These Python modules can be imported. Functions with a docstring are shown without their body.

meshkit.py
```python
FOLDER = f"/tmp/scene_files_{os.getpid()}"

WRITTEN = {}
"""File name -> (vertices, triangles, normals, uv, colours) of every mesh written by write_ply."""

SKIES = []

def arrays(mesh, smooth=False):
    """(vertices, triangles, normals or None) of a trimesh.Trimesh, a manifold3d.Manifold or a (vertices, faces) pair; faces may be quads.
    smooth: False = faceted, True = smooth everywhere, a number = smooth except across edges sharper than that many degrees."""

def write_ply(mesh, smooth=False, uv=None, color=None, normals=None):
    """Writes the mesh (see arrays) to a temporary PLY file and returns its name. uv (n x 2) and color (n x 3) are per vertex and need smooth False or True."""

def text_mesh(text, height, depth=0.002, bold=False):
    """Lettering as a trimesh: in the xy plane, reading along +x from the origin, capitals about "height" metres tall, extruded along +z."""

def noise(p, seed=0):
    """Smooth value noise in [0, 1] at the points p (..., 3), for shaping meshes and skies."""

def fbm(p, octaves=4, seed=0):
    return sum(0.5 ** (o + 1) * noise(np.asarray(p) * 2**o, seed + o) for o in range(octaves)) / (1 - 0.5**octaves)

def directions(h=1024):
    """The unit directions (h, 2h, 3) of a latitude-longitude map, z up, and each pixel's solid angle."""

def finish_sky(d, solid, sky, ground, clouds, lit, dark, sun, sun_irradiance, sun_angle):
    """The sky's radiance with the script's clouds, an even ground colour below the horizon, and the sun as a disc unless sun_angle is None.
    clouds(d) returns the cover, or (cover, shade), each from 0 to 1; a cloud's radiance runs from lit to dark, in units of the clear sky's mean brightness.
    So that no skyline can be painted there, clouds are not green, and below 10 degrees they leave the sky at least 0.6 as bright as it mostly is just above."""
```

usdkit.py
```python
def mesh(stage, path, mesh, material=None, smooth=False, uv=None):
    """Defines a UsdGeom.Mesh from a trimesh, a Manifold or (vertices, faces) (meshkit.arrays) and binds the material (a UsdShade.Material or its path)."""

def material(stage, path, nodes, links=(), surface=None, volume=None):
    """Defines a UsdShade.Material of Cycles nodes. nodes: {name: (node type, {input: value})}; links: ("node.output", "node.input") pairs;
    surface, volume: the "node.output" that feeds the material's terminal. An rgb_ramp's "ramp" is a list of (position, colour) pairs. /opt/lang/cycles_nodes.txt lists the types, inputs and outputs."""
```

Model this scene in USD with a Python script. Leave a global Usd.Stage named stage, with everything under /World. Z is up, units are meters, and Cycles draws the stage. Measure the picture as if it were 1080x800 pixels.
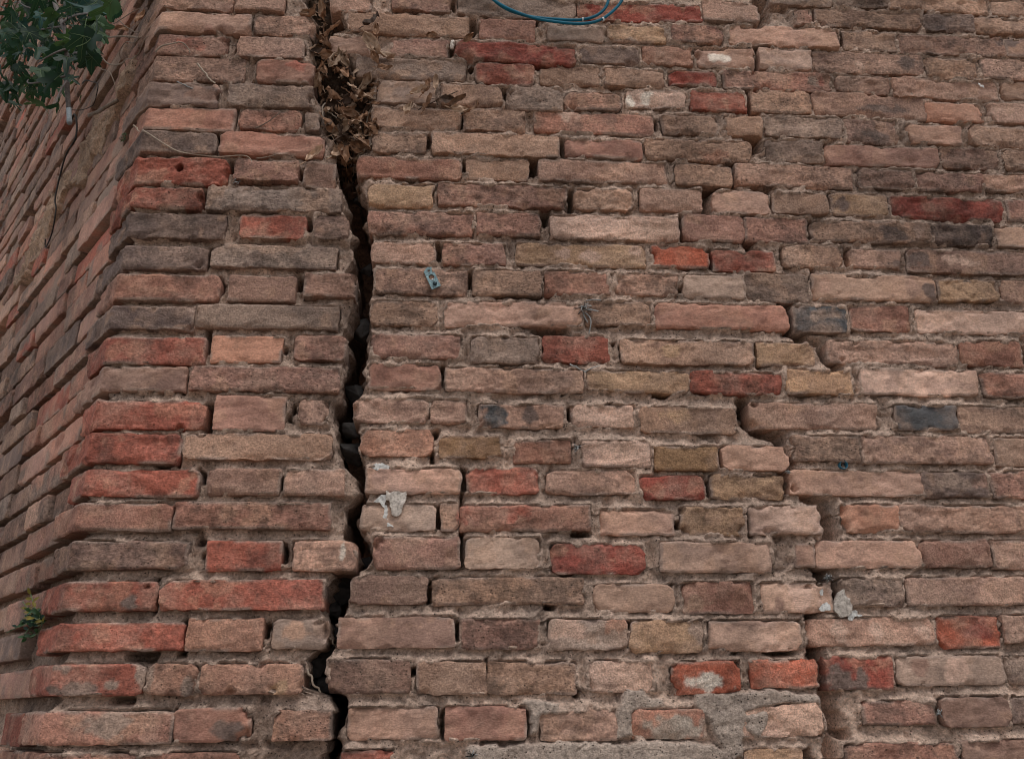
import math, random
import numpy as np
import trimesh
from pxr import Usd, UsdGeom, UsdLux, UsdShade, Gf, Sdf, Vt
import usdkit, meshkit

stage = Usd.Stage.CreateInMemory()
UsdGeom.SetStageUpAxis(stage, "Z")
UsdGeom.Xform.Define(stage, "/World")
stage.SetDefaultPrim(stage.GetPrimAtPath("/World"))
UsdGeom.Scope.Define(stage, "/World/Looks")
L = "/World/Looks/"

# ------------------------------------------------------------------ camera
FPX, W0, H0 = 1000.0, 1080.0, 800.0            # focal length in pixels of the photograph
PITCH, YAW, ROLL = math.radians(18.98), math.radians(4.8), math.radians(0.71)
CAM = np.array([0.0, -1.70, 1.50])
fwd = np.array([math.sin(YAW) * math.cos(PITCH), math.cos(YAW) * math.cos(PITCH), math.sin(PITCH)])
r0 = np.array([math.cos(YAW), -math.sin(YAW), 0.0])
u0 = np.cross(r0, fwd)
CR = math.cos(ROLL) * r0 - math.sin(ROLL) * u0
CU = math.cos(ROLL) * u0 + math.sin(ROLL) * r0
cam = UsdGeom.Camera.Define(stage, "/World/camera")
cam.CreateHorizontalApertureAttr(36.0)
cam.CreateVerticalApertureAttr(36.0 * 758 / 1024)
cam.CreateFocalLengthAttr(36.0 * FPX / W0)
cam.CreateClippingRangeAttr(Gf.Vec2f(0.02, 500.0))
EXPOSURE = 0.30
cam.CreateExposureAttr(EXPOSURE)
cam.AddTransformOp().Set(Gf.Matrix4d(*[float(x) for x in (*CR, 0, *CU, 0, *(-fwd), 0, *CAM, 1)]))

# ------------------------------------------------------------------ sky and sun (overcast)
SUN_DIR = np.array([0.22, -0.46, 1.0]); SUN_DIR = SUN_DIR / np.linalg.norm(SUN_DIR)
sun_el, sun_rot = math.asin(SUN_DIR[2]), math.atan2(SUN_DIR[0], SUN_DIR[1])
sun = UsdLux.DistantLight.Define(stage, "/World/sun")
sun.CreateIntensityAttr(0.40); sun.CreateAngleAttr(28.0); sun.CreateColorAttr(Gf.Vec3f(1.0, 0.965, 0.92))
sun.GetPrim().CreateAttribute("inputs:normalize", Sdf.ValueTypeNames.Bool).Set(True)
zc = SUN_DIR; xc = np.cross([0, 0, 1], zc); xc /= np.linalg.norm(xc); yc = np.cross(zc, xc)
sun.AddTransformOp().Set(Gf.Matrix4d(*[float(x) for x in (*xc, 0, *yc, 0, *zc, 0, 0, 0, 8, 1)]))
usdkit.material(stage, L + "overcast_sky", {
    "tc": ("texture_coordinate", {}),
    "sky": ("sky_texture", {"sky_type": "single_scattering", "sun_disc": False, "sun_elevation": sun_el, "sun_rotation": sun_rot}),
    "n": ("noise_texture", {"scale": 2.2, "detail": 5.0, "roughness": 0.55}),
    "cl": ("rgb_ramp", {"ramp": [(0.30, (5.6, 5.7, 5.9)), (0.7, (8.4, 8.3, 8.2))]}),
    "mx": ("mix", {"mix_type": "mix", "fac": 0.8}),
    "bg": ("background_shader", {"strength": 0.088})},
    [("tc.generated", "n.vector"), ("n.fac", "cl.fac"), ("sky.color", "mx.color1"), ("cl.color", "mx.color2"), ("mx.color", "bg.color")], surface="bg.background")
dome = UsdLux.DomeLight.Define(stage, "/World/sky")
dome.CreateIntensityAttr(1.0)
UsdShade.MaterialBindingAPI.Apply(dome.GetPrim()).Bind(UsdShade.Material.Get(stage, L + "overcast_sky"))
dome.GetPrim().SetCustomDataByKey("kind", "structure")

# ------------------------------------------------------------------ helpers
rng = np.random.default_rng(7)
random.seed(7)
used = {}
def numbered(path):
    n = used.get(path, -1) + 1
    used[path] = n
    return path if n == 0 else f"{path}_{n:03d}"

DESAT = 0.08
def lin(c):
    c = np.asarray(c, float) / 255.0
    c = c + (c @ np.array([0.3, 0.59, 0.11]) - c)[...] * DESAT
    return np.where(c <= 0.04045, c / 12.92, ((c + 0.055) / 1.055) ** 2.4)
ALB = 1.75                                      # photographed tone -> base colour
def alb(c, k=1.0):
    return np.clip(lin(c) * ALB * k, 0.004, 0.85)

def tag(prim, label=None, category=None, group=None, kind=None):
    p = prim.GetPrim() if hasattr(prim, "GetPrim") else prim
    for k, v in (("label", label), ("category", category), ("group", group), ("kind", kind)):
        if v:
            p.SetCustomDataByKey(k, v)
    return p

def thing(name, label, category, group=None):
    x = UsdGeom.Xform.Define(stage, numbered("/World/" + name))
    return tag(x, label, category, group)

def put(name, m, mat, parent=None, smooth=True, tint=None, label=None, kind=None):
    base = (str(parent.GetPath()) if parent is not None else "/World") + "/" + name
    g = usdkit.mesh(stage, numbered(base), m, L + mat, smooth=smooth)
    if tint is not None:
        UsdGeom.PrimvarsAPI(g).CreatePrimvar("tint", Sdf.ValueTypeNames.Color3fArray, "vertex").Set(Vt.Vec3fArray.FromNumpy(np.asarray(tint, np.float32)))
    tag(g, label=label, kind=kind)
    return g.GetPrim()

fbm, vnoise = meshkit.fbm, meshkit.noise

def ray(px, py):
    px, py = np.asarray(px, float), np.asarray(py, float)
    d = fwd + ((px - W0 / 2) / FPX)[..., None] * CR - ((py - H0 / 2) / FPX)[..., None] * CU
    return d
def on_front(px, py, n=0.0):
    """Point of the front wall's plane y = -n seen at photograph pixel (px, py)."""
    d = ray(px, py)
    t = (-n - CAM[1]) / d[..., 1]
    return CAM + d * t[..., None]
def project(P):
    q = np.asarray(P, float) - CAM
    z = q @ fwd
    return W0 / 2 + FPX * (q @ CR) / z, H0 / 2 - FPX * (q @ CU) / z

# ------------------------------------------------------------------ the corner and the two faces
NF = np.array([0.0, -1.0, 0.0])
AL = math.radians(34.2)
LD = np.array([-math.sin(AL), math.cos(AL), 0.0])       # direction of the left face, away from the corner
NL = np.array([-math.cos(AL), -math.sin(AL), 0.0])
MI = (NF + NL) / (1 + NF @ NL)
ca, cb = on_front(170, 20, 0.023) - 0.023 * MI, on_front(45, 765, 0.023) - 0.023 * MI
def corner_x(z):
    return cb[0] + (ca[0] - cb[0]) * (np.asarray(z, float) - cb[2]) / (ca[2] - cb[2])
def wallP(u, z, n):
    """Wall frame: u >= 0 along the front from the corner, u < 0 along the left face, n outwards."""
    u, z, n = np.broadcast_arrays(np.asarray(u, float), np.asarray(z, float), np.asarray(n, float))
    k = np.clip(1 - np.abs(u) / 0.06, 0, 1)[..., None]
    front = (u >= 0)[..., None]
    N = np.where(front, NF, NL)
    off = n[..., None] * (N + (MI - N) * k)
    al = np.where(front, np.array([1.0, 0, 0]), LD) * np.abs(u)[..., None]
    C = np.stack([corner_x(z), np.zeros_like(z), z], -1)
    return C + off + al
def on_left(px, py, n=0.0):
    """(u, z) of the left face seen at a photograph pixel."""
    d = ray(px, py)
    # the face is a plane through the corner line
    e = (ca - cb) / np.linalg.norm(ca - cb)
    N = np.cross(LD, e); N /= np.linalg.norm(N)
    N = N if N @ NL > 0 else -N
    t = ((cb + n * N - CAM) @ N) / (d @ N)
    P = CAM + d * t[..., None]
    u = -((P - np.stack([corner_x(P[..., 2]), np.zeros_like(P[..., 2]), P[..., 2]], -1)) @ LD)
    return u, P[..., 2]

# ------------------------------------------------------------------ materials
def stone_material(name, grain, rough, dust, dust_amt, dark_amt, bump, pit=1.0, contrast=0.48, streak=1.45, darkat=0.50):
    usdkit.material(stage, L + name, {
        "g": ("geometry", {}),
        "t": ("attribute", {"attribute": "tint"}),
        "stretch": ("mapping", {"scale": (1.0, 1.0, streak)}),
        "n1": ("noise_texture", {"scale": 13.0, "detail": 7.0, "roughness": 0.66}),
        "n2": ("noise_texture", {"scale": 46.0, "detail": 6.0, "roughness": 0.7}),
        "n3": ("noise_texture", {"scale": grain, "detail": 6.0, "roughness": 0.72}),
        "n4": ("noise_texture", {"scale": 21.0, "detail": 8.0, "roughness": 0.72}),
        "n5": ("noise_texture", {"scale": 150.0, "detail": 5.0, "roughness": 0.75}),
        "v": ("voronoi_texture", {"scale": 150.0, "randomness": 1.0}),
        "pit": ("map_range", {"from_min": 0.12, "from_max": 0.26, "to_min": 0.0, "to_max": 1.0, "clamp": True}),
        "pitm": ("map_range", {"from_min": 0.46, "from_max": 0.56, "to_min": 0.0, "to_max": pit, "clamp": True}),
        "pinv": ("math", {"math_type": "subtract", "value1": 1.0}),
        "pm": ("math", {"math_type": "multiply"}),
        "dustf": ("map_range", {"from_min": 0.47, "from_max": 0.64, "to_min": 0.0, "to_max": dust_amt, "clamp": True}),
        "darkf": ("map_range", {"from_min": darkat, "from_max": darkat + 0.10, "to_min": 0.0, "to_max": dark_amt, "clamp": True}),
        "grf": ("map_range", {"from_min": 0.30, "from_max": 0.70, "to_min": 1 - contrast, "to_max": 1 + contrast}),
        "grf2": ("map_range", {"from_min": 0.33, "from_max": 0.67, "to_min": 0.76, "to_max": 1.24}),
        "lime": ("map_range", {"from_min": 0.66, "from_max": 0.74, "to_min": 0.0, "to_max": 0.5, "clamp": True}),
        "dm": ("mapping", {"scale": (1.0, 1.0, 0.55)}),
        "dn": ("noise_texture", {"scale": 3.4, "detail": 6.0, "roughness": 0.6}),
        "dr": ("rgb_ramp", {"ramp": [(0.34, (0.70, 0.69, 0.69)), (0.5, (1.0, 1.0, 1.0)), (0.68, (1.17, 1.16, 1.15))]}),
        "md": ("mix", {"mix_type": "multiply", "fac": 1.0}),
        "m1": ("mix", {"mix_type": "mix", "color2": tuple(dust)}),
        "m2": ("mix", {"mix_type": "mix", "color2": (0.055, 0.043, 0.038)}),
        "m3": ("mix", {"mix_type": "multiply", "fac": 1.0}),
        "m4": ("mix", {"mix_type": "multiply", "fac": 1.0}),
        "m5": ("mix", {"mix_type": "mix", "color2": (0.03, 0.022, 0.019)}),
        "m6": ("mix", {"mix_type": "mix", "color2": (0.42, 0.38, 0.35)}),
        "h1": ("math", {"math_type": "multiply_add", "value2": 1.6}),
        "h2": ("math", {"math_type": "multiply_add", "value2": -0.9}),
        "b": ("bump", {"strength": bump, "distance": 0.0042}),
        "p": ("principled_bsdf", {"roughness": rough, "specular_ior_level": 0.22, "diffuse_roughness": 0.5})},
        [("g.position", "n1.vector"), ("g.position", "stretch.vector"), ("stretch.vector", "n2.vector"), ("g.position", "n3.vector"),
         ("g.position", "n4.vector"), ("stretch.vector", "n5.vector"), ("g.position", "v.vector"),
         ("v.distance", "pit.value"), ("n2.fac", "pitm.value"), ("pit.result", "pinv.value2"), ("pinv.value", "pm.value1"), ("pitm.result", "pm.value2"),
         ("n1.fac", "dustf.value"), ("n4.fac", "darkf.value"), ("n3.fac", "grf.value"), ("n5.fac", "grf2.value"), ("n5.fac", "lime.value"),
         ("t.color", "m1.color1"), ("dustf.result", "m1.fac"), ("m1.color", "m2.color1"), ("darkf.result", "m2.fac"),
         ("m2.color", "m3.color1"), ("grf.result", "m3.color2"), ("m3.color", "m4.color1"), ("grf2.result", "m4.color2"),
         ("m4.color", "m5.color1"), ("pm.value", "m5.fac"), ("m5.color", "m6.color1"), ("lime.result", "m6.fac"),
         ("n5.fac", "h1.value1"), ("n3.fac", "h1.value3"), ("pm.value", "h2.value1"), ("h1.value", "h2.value3"),
         ("h2.value", "b.height"), ("b.normal", "p.normal"), ("m6.color", "md.color1"), ("dr.color", "md.color2"), ("g.position", "dm.vector"), ("dm.vector", "dn.vector"), ("dn.fac", "dr.fac"), ("md.color", "p.base_color")], surface="p.BSDF")
DUST = alb((148, 122, 106))
stone_material("old_brick", 185.0, 0.93, DUST, 0.40, 0.36, 0.75, 0.55, 0.42)
stone_material("smooth_brick", 260.0, 0.88, DUST, 0.30, 0.22, 0.40, 0.12, 0.26, 3.2, 0.54)
stone_material("sandy_brick", 330.0, 0.95, DUST, 0.45, 0.20, 0.85, 0.2, 0.46, 1.1, 0.54)
stone_material("crusted_brick", 150.0, 0.95, DUST, 0.42, 0.46, 0.95, 0.8, 0.48, 1.8, 0.49)
BRICK_LOOKS = {"R": ["old_brick", "crusted_brick", "old_brick"], "S": ["old_brick", "sandy_brick"], "O": ["old_brick", "sandy_brick"], "p": ["smooth_brick", "sandy_brick", "old_brick"],
               "P": ["smooth_brick", "sandy_brick"], "y": ["sandy_brick", "old_brick"], "Y": ["sandy_brick"], "k": ["smooth_brick", "old_brick"], "G": ["sandy_brick", "smooth_brick"]}
def brick_look(code, y, g):
    c = BRICK_LOOKS.get(code, ["old_brick", "crusted_brick", "smooth_brick", "sandy_brick"])
    if y < 330 and code in "tbdmgp" and g.random() < 0.28:
        return "crusted_brick"
    return c[int(g.integers(len(c)))]
stone_material("lime_mortar", 200.0, 0.96, alb((128, 112, 102)), 0.5, 0.28, 1.0)
stone_material("grey_cement", 300.0, 0.9, alb((126, 120, 114)), 0.4, 0.25, 0.5)

def simple(name, col, rough=0.6, scale=120.0, var=0.3, metallic=0.0, bump=0.25, dist=0.0015, spec=0.3, col2=None):
    c = np.asarray(col, float)
    c2 = c * (1 - var) if col2 is None else np.asarray(col2, float)
    usdkit.material(stage, L + name, {
        "g": ("geometry", {}), "oi": ("object_info", {}),
        "n": ("noise_texture", {"scale": scale, "detail": 5.0, "roughness": 0.65}),
        "rp": ("rgb_ramp", {"ramp": [(0.32, tuple(c2)), (0.68, tuple(np.minimum(c * (1 + var * 0.6), 0.85)))]}),
        "rv": ("map_range", {"from_min": 0.0, "from_max": 1.0, "to_min": 0.72, "to_max": 1.22}),
        "mu": ("mix", {"mix_type": "multiply", "fac": 1.0}),
        "b": ("bump", {"strength": bump, "distance": dist}),
        "p": ("principled_bsdf", {"roughness": rough, "metallic": metallic, "specular_ior_level": spec})},
        [("g.position", "n.vector"), ("n.fac", "rp.fac"), ("rp.color", "mu.color1"), ("oi.random", "rv.value"), ("rv.result", "mu.color2"),
         ("n.fac", "b.height"), ("b.normal", "p.normal"), ("mu.color", "p.base_color")], surface="p.BSDF")
simple("dead_leaf_brown", (0.25, 0.135, 0.078), 0.75, 90, 0.55, bump=0.5)
simple("dead_leaf_tan", (0.44, 0.30, 0.21), 0.75, 90, 0.4, bump=0.5)
simple("dead_leaf_dark", (0.07, 0.040, 0.026), 0.8, 90, 0.5, bump=0.5)
simple("dry_straw", (0.34, 0.27, 0.21), 0.7, 300, 0.35)
simple("dry_grass_grey", (0.30, 0.31, 0.31), 0.7, 300, 0.45)
simple("root_bark", (0.20, 0.150, 0.115), 0.85, 220, 0.45, bump=0.6)
simple("dark_root", (0.030, 0.023, 0.020), 0.85, 220, 0.4, bump=0.6)
simple("branch_bark", (0.115, 0.098, 0.092), 0.8, 160, 0.45, bump=0.5)
simple("cut_bark", (0.30, 0.34, 0.37), 0.7, 160, 0.25, bump=0.3)
simple("blue_cable", (0.003, 0.085, 0.135), 0.6, 40, 0.25, spec=0.2, bump=0.05)
simple("cable_tie", (0.45, 0.47, 0.47), 0.45, 60, 0.1, spec=0.5, bump=0.05)
simple("galvanised_metal", (0.20, 0.30, 0.325), 0.6, 260, 0.75, metallic=0.2, spec=0.4, bump=0.6)
simple("dark_screw", (0.035, 0.06, 0.07), 0.4, 190, 0.3, metallic=0.6, spec=0.5)
simple("bright_screw", (0.62, 0.64, 0.64), 0.35, 190, 0.15, metallic=0.5, spec=0.5)
simple("blue_plastic", (0.02, 0.13, 0.20), 0.4, 80, 0.2, spec=0.5, bump=0.05)
simple("white_plaster", (0.60, 0.585, 0.56), 0.9, 200, 0.5, bump=0.8)
simple("plaster_crust", (0.50, 0.44, 0.39), 0.92, 220, 0.5, bump=1.0)
simple("rubble", (0.085, 0.078, 0.075), 0.95, 90, 0.45, bump=0.9, dist=0.004)
simple("loose_earth", (0.12, 0.078, 0.052), 0.95, 130, 0.6, bump=1.0, dist=0.004)
simple("bare_earth", (0.21, 0.17, 0.135), 0.95, 30, 0.35, bump=0.6, dist=0.01)
simple("green_paint", (0.02, 0.11, 0.07), 0.8, 200, 0.5)
def leaf_material(name, col, back, gloss=0.55):
    usdkit.material(stage, L + name, {
        "g": ("geometry", {}), "oi": ("object_info", {}),
        "n": ("noise_texture", {"scale": 70.0, "detail": 4.0, "roughness": 0.6}),
        "rp": ("rgb_ramp", {"ramp": [(0.3, tuple(np.asarray(col) * 0.7)), (0.72, tuple(np.asarray(col) * 1.3))]}),
        "rv": ("map_range", {"to_min": 0.55, "to_max": 1.45}),
        "mu": ("mix", {"mix_type": "multiply", "fac": 1.0}),
        "b": ("bump", {"strength": 0.3, "distance": 0.0015}),
        "p": ("principled_bsdf", {"roughness": gloss, "specular_ior_level": 0.22}),
        "tr": ("translucent_bsdf", {"color": tuple(back)}),
        "mc": ("mix_closure", {"fac": 0.2})},
        [("g.position", "n.vector"), ("n.fac", "rp.fac"), ("rp.color", "mu.color1"), ("oi.random", "rv.value"), ("rv.result", "mu.color2"),
         ("n.fac", "b.height"), ("b.normal", "p.normal"), ("mu.color", "p.base_color"), ("p.BSDF", "mc.closure1"), ("tr.BSDF", "mc.closure2")], surface="mc.closure")
leaf_material("fig_leaf_green", (0.007, 0.026, 0.016), (0.03, 0.08, 0.03))
leaf_material("fig_leaf_blue", (0.012, 0.044, 0.040), (0.03, 0.08, 0.05))
leaf_material("fig_leaf_light", (0.026, 0.062, 0.026), (0.06, 0.12, 0.03))
leaf_material("young_leaf_yellow", (0.17, 0.135, 0.022), (0.16, 0.13, 0.02), 0.5)
simple("leaf_vein", (0.10, 0.15, 0.065), 0.5, 90, 0.2)

# ------------------------------------------------------------------ the bricks as read off the photograph
# colours are photographed tones; each line: x0 x1 y0 y1 colour, in quarter pixels of a 270 x 200 tile at (ox, oy)
TONE = {"R": (138, 79, 65), "S": (124, 64, 54), "O": (151, 81, 61), "r": (137, 97, 82), "p": (150, 118, 102), "P": (165, 136, 120),
        "t": (144, 114, 96), "o": (146, 107, 89), "y": (150, 120, 95), "Y": (133, 101, 73), "b": (121, 94, 82), "g": (127, 107, 95),
        "G": (143, 121, 107), "d": (97, 80, 73), "k": (70, 69, 70), "m": (134, 99, 86), "W": (182, 170, 158), "C": (137, 124, 113)}
RAW = {
 "left": {
  (0, 0): """690 985 -22 35 p; 992 1200 -22 38 p; 670 1060 50 125 p; 1068 1325 68 143 p; 650 962 145 235 m; 1000 1285 156 240 p; 635 1035 240 340 p;
   1082 1325 250 345 r; 625 930 345 440 d; 960 1320 355 443 g; 615 990 450 545 r; 1005 1272 460 545 r; 1285 1345 475 545 g; 590 915 550 640 d; 925 1365 560 648 r;
   575 960 660 770 R; 985 1258 670 757 m; 1280 1415 680 790 b""",
  (0, 200): """555 850 -15 75 R; 868 1440 -12 85 g; 535 950 100 203 d; 1008 1292 108 203 R; 1322 1470 100 208 b; 515 875 235 333 d; 888 1422 235 327 g;
   495 925 355 465 r; 960 1247 360 468 b; 1282 1500 352 446 b; 475 815 490 585 d; 822 1428 484 580 g; 440 865 620 732 R; 890 1190 614 726 o; 1240 1462 614 716 m;
   425 785 748 848 b; 797 1432 744 848 m""",
  (0, 400): """400 865 88 208 R; 903 1202 66 214 m; 1258 1385 84 190 p; 375 762 224 350 R; 770 1402 230 335 t; 330 836 380 492 R; 874 1182 375 482 b; 1198 1450 374 486 p;
   318 722 520 635 r; 732 1392 518 630 r; 285 790 680 800 b; 865 1188 680 806 R; 1232 1502 678 806 p""",
  (0, 600): """245 662 50 174 R; 672 1368 44 170 R; 222 776 225 346 R; 786 1106 208 346 o; 1144 1382 208 336 g; 208 612 400 532 R; 616 828 400 532 o; 838 1276 398 528 o;
   160 726 600 742 r; 732 1052 585 728 r; 1150 1400 594 726 o; 120 572 776 872 r; 582 1002 775 872 r"""},
 "right": {
  (270, 0): """310 488 -22 45 p; 572 820 -22 42 m; 850 1352 -12 72 g; 385 898 58 143 t; 940 1182 75 168 m; 310 478 150 232 p; 568 812 160 240 m; 838 1352 172 258 S;
   420 888 245 330 g; 924 1178 260 352 R; 510 758 343 430 g; 778 1042 355 440 t; 1055 1294 365 464 g; 490 868 454 540 t; 876 1136 464 550 t; 490 718 564 640 t;
   740 1282 562 650 t; 424 868 664 748 r; 888 1152 668 760 t""",
  (540, 0): """275 798 12 88 S; 808 1042 6 86 p; 148 388 105 170 g; 404 652 104 176 y; 668 892 105 176 m; 914 1384 112 192 p; 288 538 194 266 d; 553 768 194 268 o;
   784 1024 200 280 p; 1048 1266 203 286 P; 118 374 280 356 t; 394 642 290 360 t; 664 862 300 356 S; 890 1020 298 372 m; 996 1352 298 380 r; 218 462 388 460 o;
   478 728 380 456 P; 752 992 380 464 R; 1006 1266 378 474 t; 93 597 474 562 r; 633 868 484 562 t; 904 1062 486 566 t; 1066 1392 490 576 g; 220 552 585 662 r;
   562 1014 588 674 t; 1072 1316 590 676 g; 112 654 680 766 p; 688 932 694 780 t; 942 1440 696 786 p""",
  (810, 0): """8 276 -24 20 g; 288 514 -24 22 g; 518 936 -14 46 t; 944 1120 -2 66 t; 114 184 40 102 m; 198 652 44 116 t; 658 872 58 126 d; 876 1120 74 136 t;
   318 546 134 212 t; 550 1002 150 232 b; 1005 1130 164 236 b; 192 656 222 308 p; 668 894 248 326 t; 902 1130 248 332 p; 288 522 314 386 b; 528 974 334 412 p;
   988 1130 344 416 t; 192 668 394 494 p; 668 908 434 510 o; 936 1130 436 516 p; 324 548 504 602 b; 588 822 526 602 p; 858 1130 534 616 t; 244 722 618 698 m;
   736 978 624 706 b; 998 1130 632 712 t; 388 620 714 794 b; 624 912 724 802 m; 916 1130 734 804 p""",
  (270, 200): """474 748 -28 66 y; 768 1312 -22 68 m; 474 916 90 182 m; 932 1202 94 188 m; 484 762 220 306 p; 788 1052 225 312 m; 498 892 334 438 p; 914 1206 338 442 t;
   480 768 468 572 t; 796 1374 474 574 p; 484 866 608 708 m; 908 1194 618 728 g; 474 782 734 840 r; 794 1384 750 850 p""",
  (540, 200): """263 512 -8 78 t; 542 804 -4 84 p; 848 1086 6 98 p; 162 706 108 208 P; 720 984 104 216 m; 986 1250 114 222 m; 18 568 228 322 y; 584 832 232 326 O; 846 1112 254 342 R;
   1144 1398 234 326 t; 138 414 344 444 r; 432 710 354 442 p; 726 984 360 454 G; 986 1256 352 472 g; 308 598 468 568 t; 606 1168 482 584 r; 128 414 612 728 R;
   458 1024 634 734 t; 1036 1282 642 744 y; 318 750 764 852 y""",
  (810, 200): """18 254 14 98 t; 268 508 14 108 y; 512 1004 32 122 S; 1010 1130 44 132 m; 188 692 134 218 t; 700 952 146 232 d; 966 1130 156 242 t; 346 566 250 328 p;
   592 1130 258 352 b; 186 708 358 466 t; 716 974 378 468 y; 984 1130 384 476 p; 110 338 490 602 k; 342 604 488 594 r; 626 1130 508 604 P; 250 798 638 738 p; 816 1074 638 742 r""",
  (270, 400): """408 732 78 182 p; 736 892 84 188 p; 938 1306 104 202 p; 442 748 214 322 o; 773 1038 234 332 Y; 1082 1332 254 352 r; 460 864 374 478 p; 888 1194 372 482 R;
   442 756 524 636 G; 778 858 522 638 p; 860 1414 526 638 r; 492 862 664 798 m; 884 1198 668 798 G""",
  (540, 400): """750 1154 -34 62 R; 248 514 108 198 P; 542 948 118 226 t; 1004 1546 98 208 p; 294 588 258 368 P; 602 872 282 382 Y; 888 1166 280 382 p; 147 524 384 486 p;
   542 822 404 508 S; 838 1148 402 502 y; 372 684 548 658 p; 714 988 538 656 y; 1002 1306 530 652 P; 162 562 692 820 S; 626 1102 682 812 P""",
  (810, 400): """76 362 -44 62 y; 386 892 -44 66 P; 910 1130 -32 76 r; 538 806 106 210 k; 804 1130 114 222 t; 108 394 236 342 t; 398 948 238 354 p; 956 1130 248 364 t; 92 658 386 490 p;
   658 932 390 496 d; 942 1130 388 500 m; 316 556 528 642 o; 556 1130 530 644 p; 112 200 688 794 p; 203 648 678 794 p; 652 944 678 792 m; 946 1130 678 798 p""",
  (270, 600): """396 724 28 148 b; 742 1388 32 148 t; 346 838 202 332 b; 858 1194 210 338 m; 304 652 378 522 b; 678 974 388 528 t; 972 1356 390 528 t; 386 768 578 718 p;
   796 1142 578 722 r; 358 572 765 860 R""",
  (540, 600): """343 684 62 180 t; 722 1024 54 188 r; 1052 1354 52 180 P; 152 492 208 338 G; 498 808 214 350 y; 832 1224 218 344 P; 318 608 384 520 P; 676 968 388 524 O;
   1008 1298 384 502 O; 122 444 596 722 p; 506 812 588 714 r; 965 1318 570 708 P; 984 1234 758 860 y""",
  (810, 600): """308 578 36 152 g; 588 1130 32 152 p; 168 710 202 322 p; 712 984 198 334 O; 998 1130 192 308 p; 250 534 364 508 S; 542 1000 364 490 g; 1004 1130 368 488 g; 404 710 552 658 m;
   734 1028 538 662 b; 1028 1130 540 652 d; 328 804 732 840 r; 818 1130 720 840 b"""}}
BR = {"left": [], "right": []}
for side, tiles in RAW.items():
    for (ox, oy), txt in tiles.items():
        for e in txt.replace("\n", " ").split(";"):
            a = e.split()
            if a:
                x0, x1, y0, y1 = (float(v) / 4 for v in a[:4])
                BR[side].append((ox + x0, ox + x1, oy + y0, oy + y1, a[4]))
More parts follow.
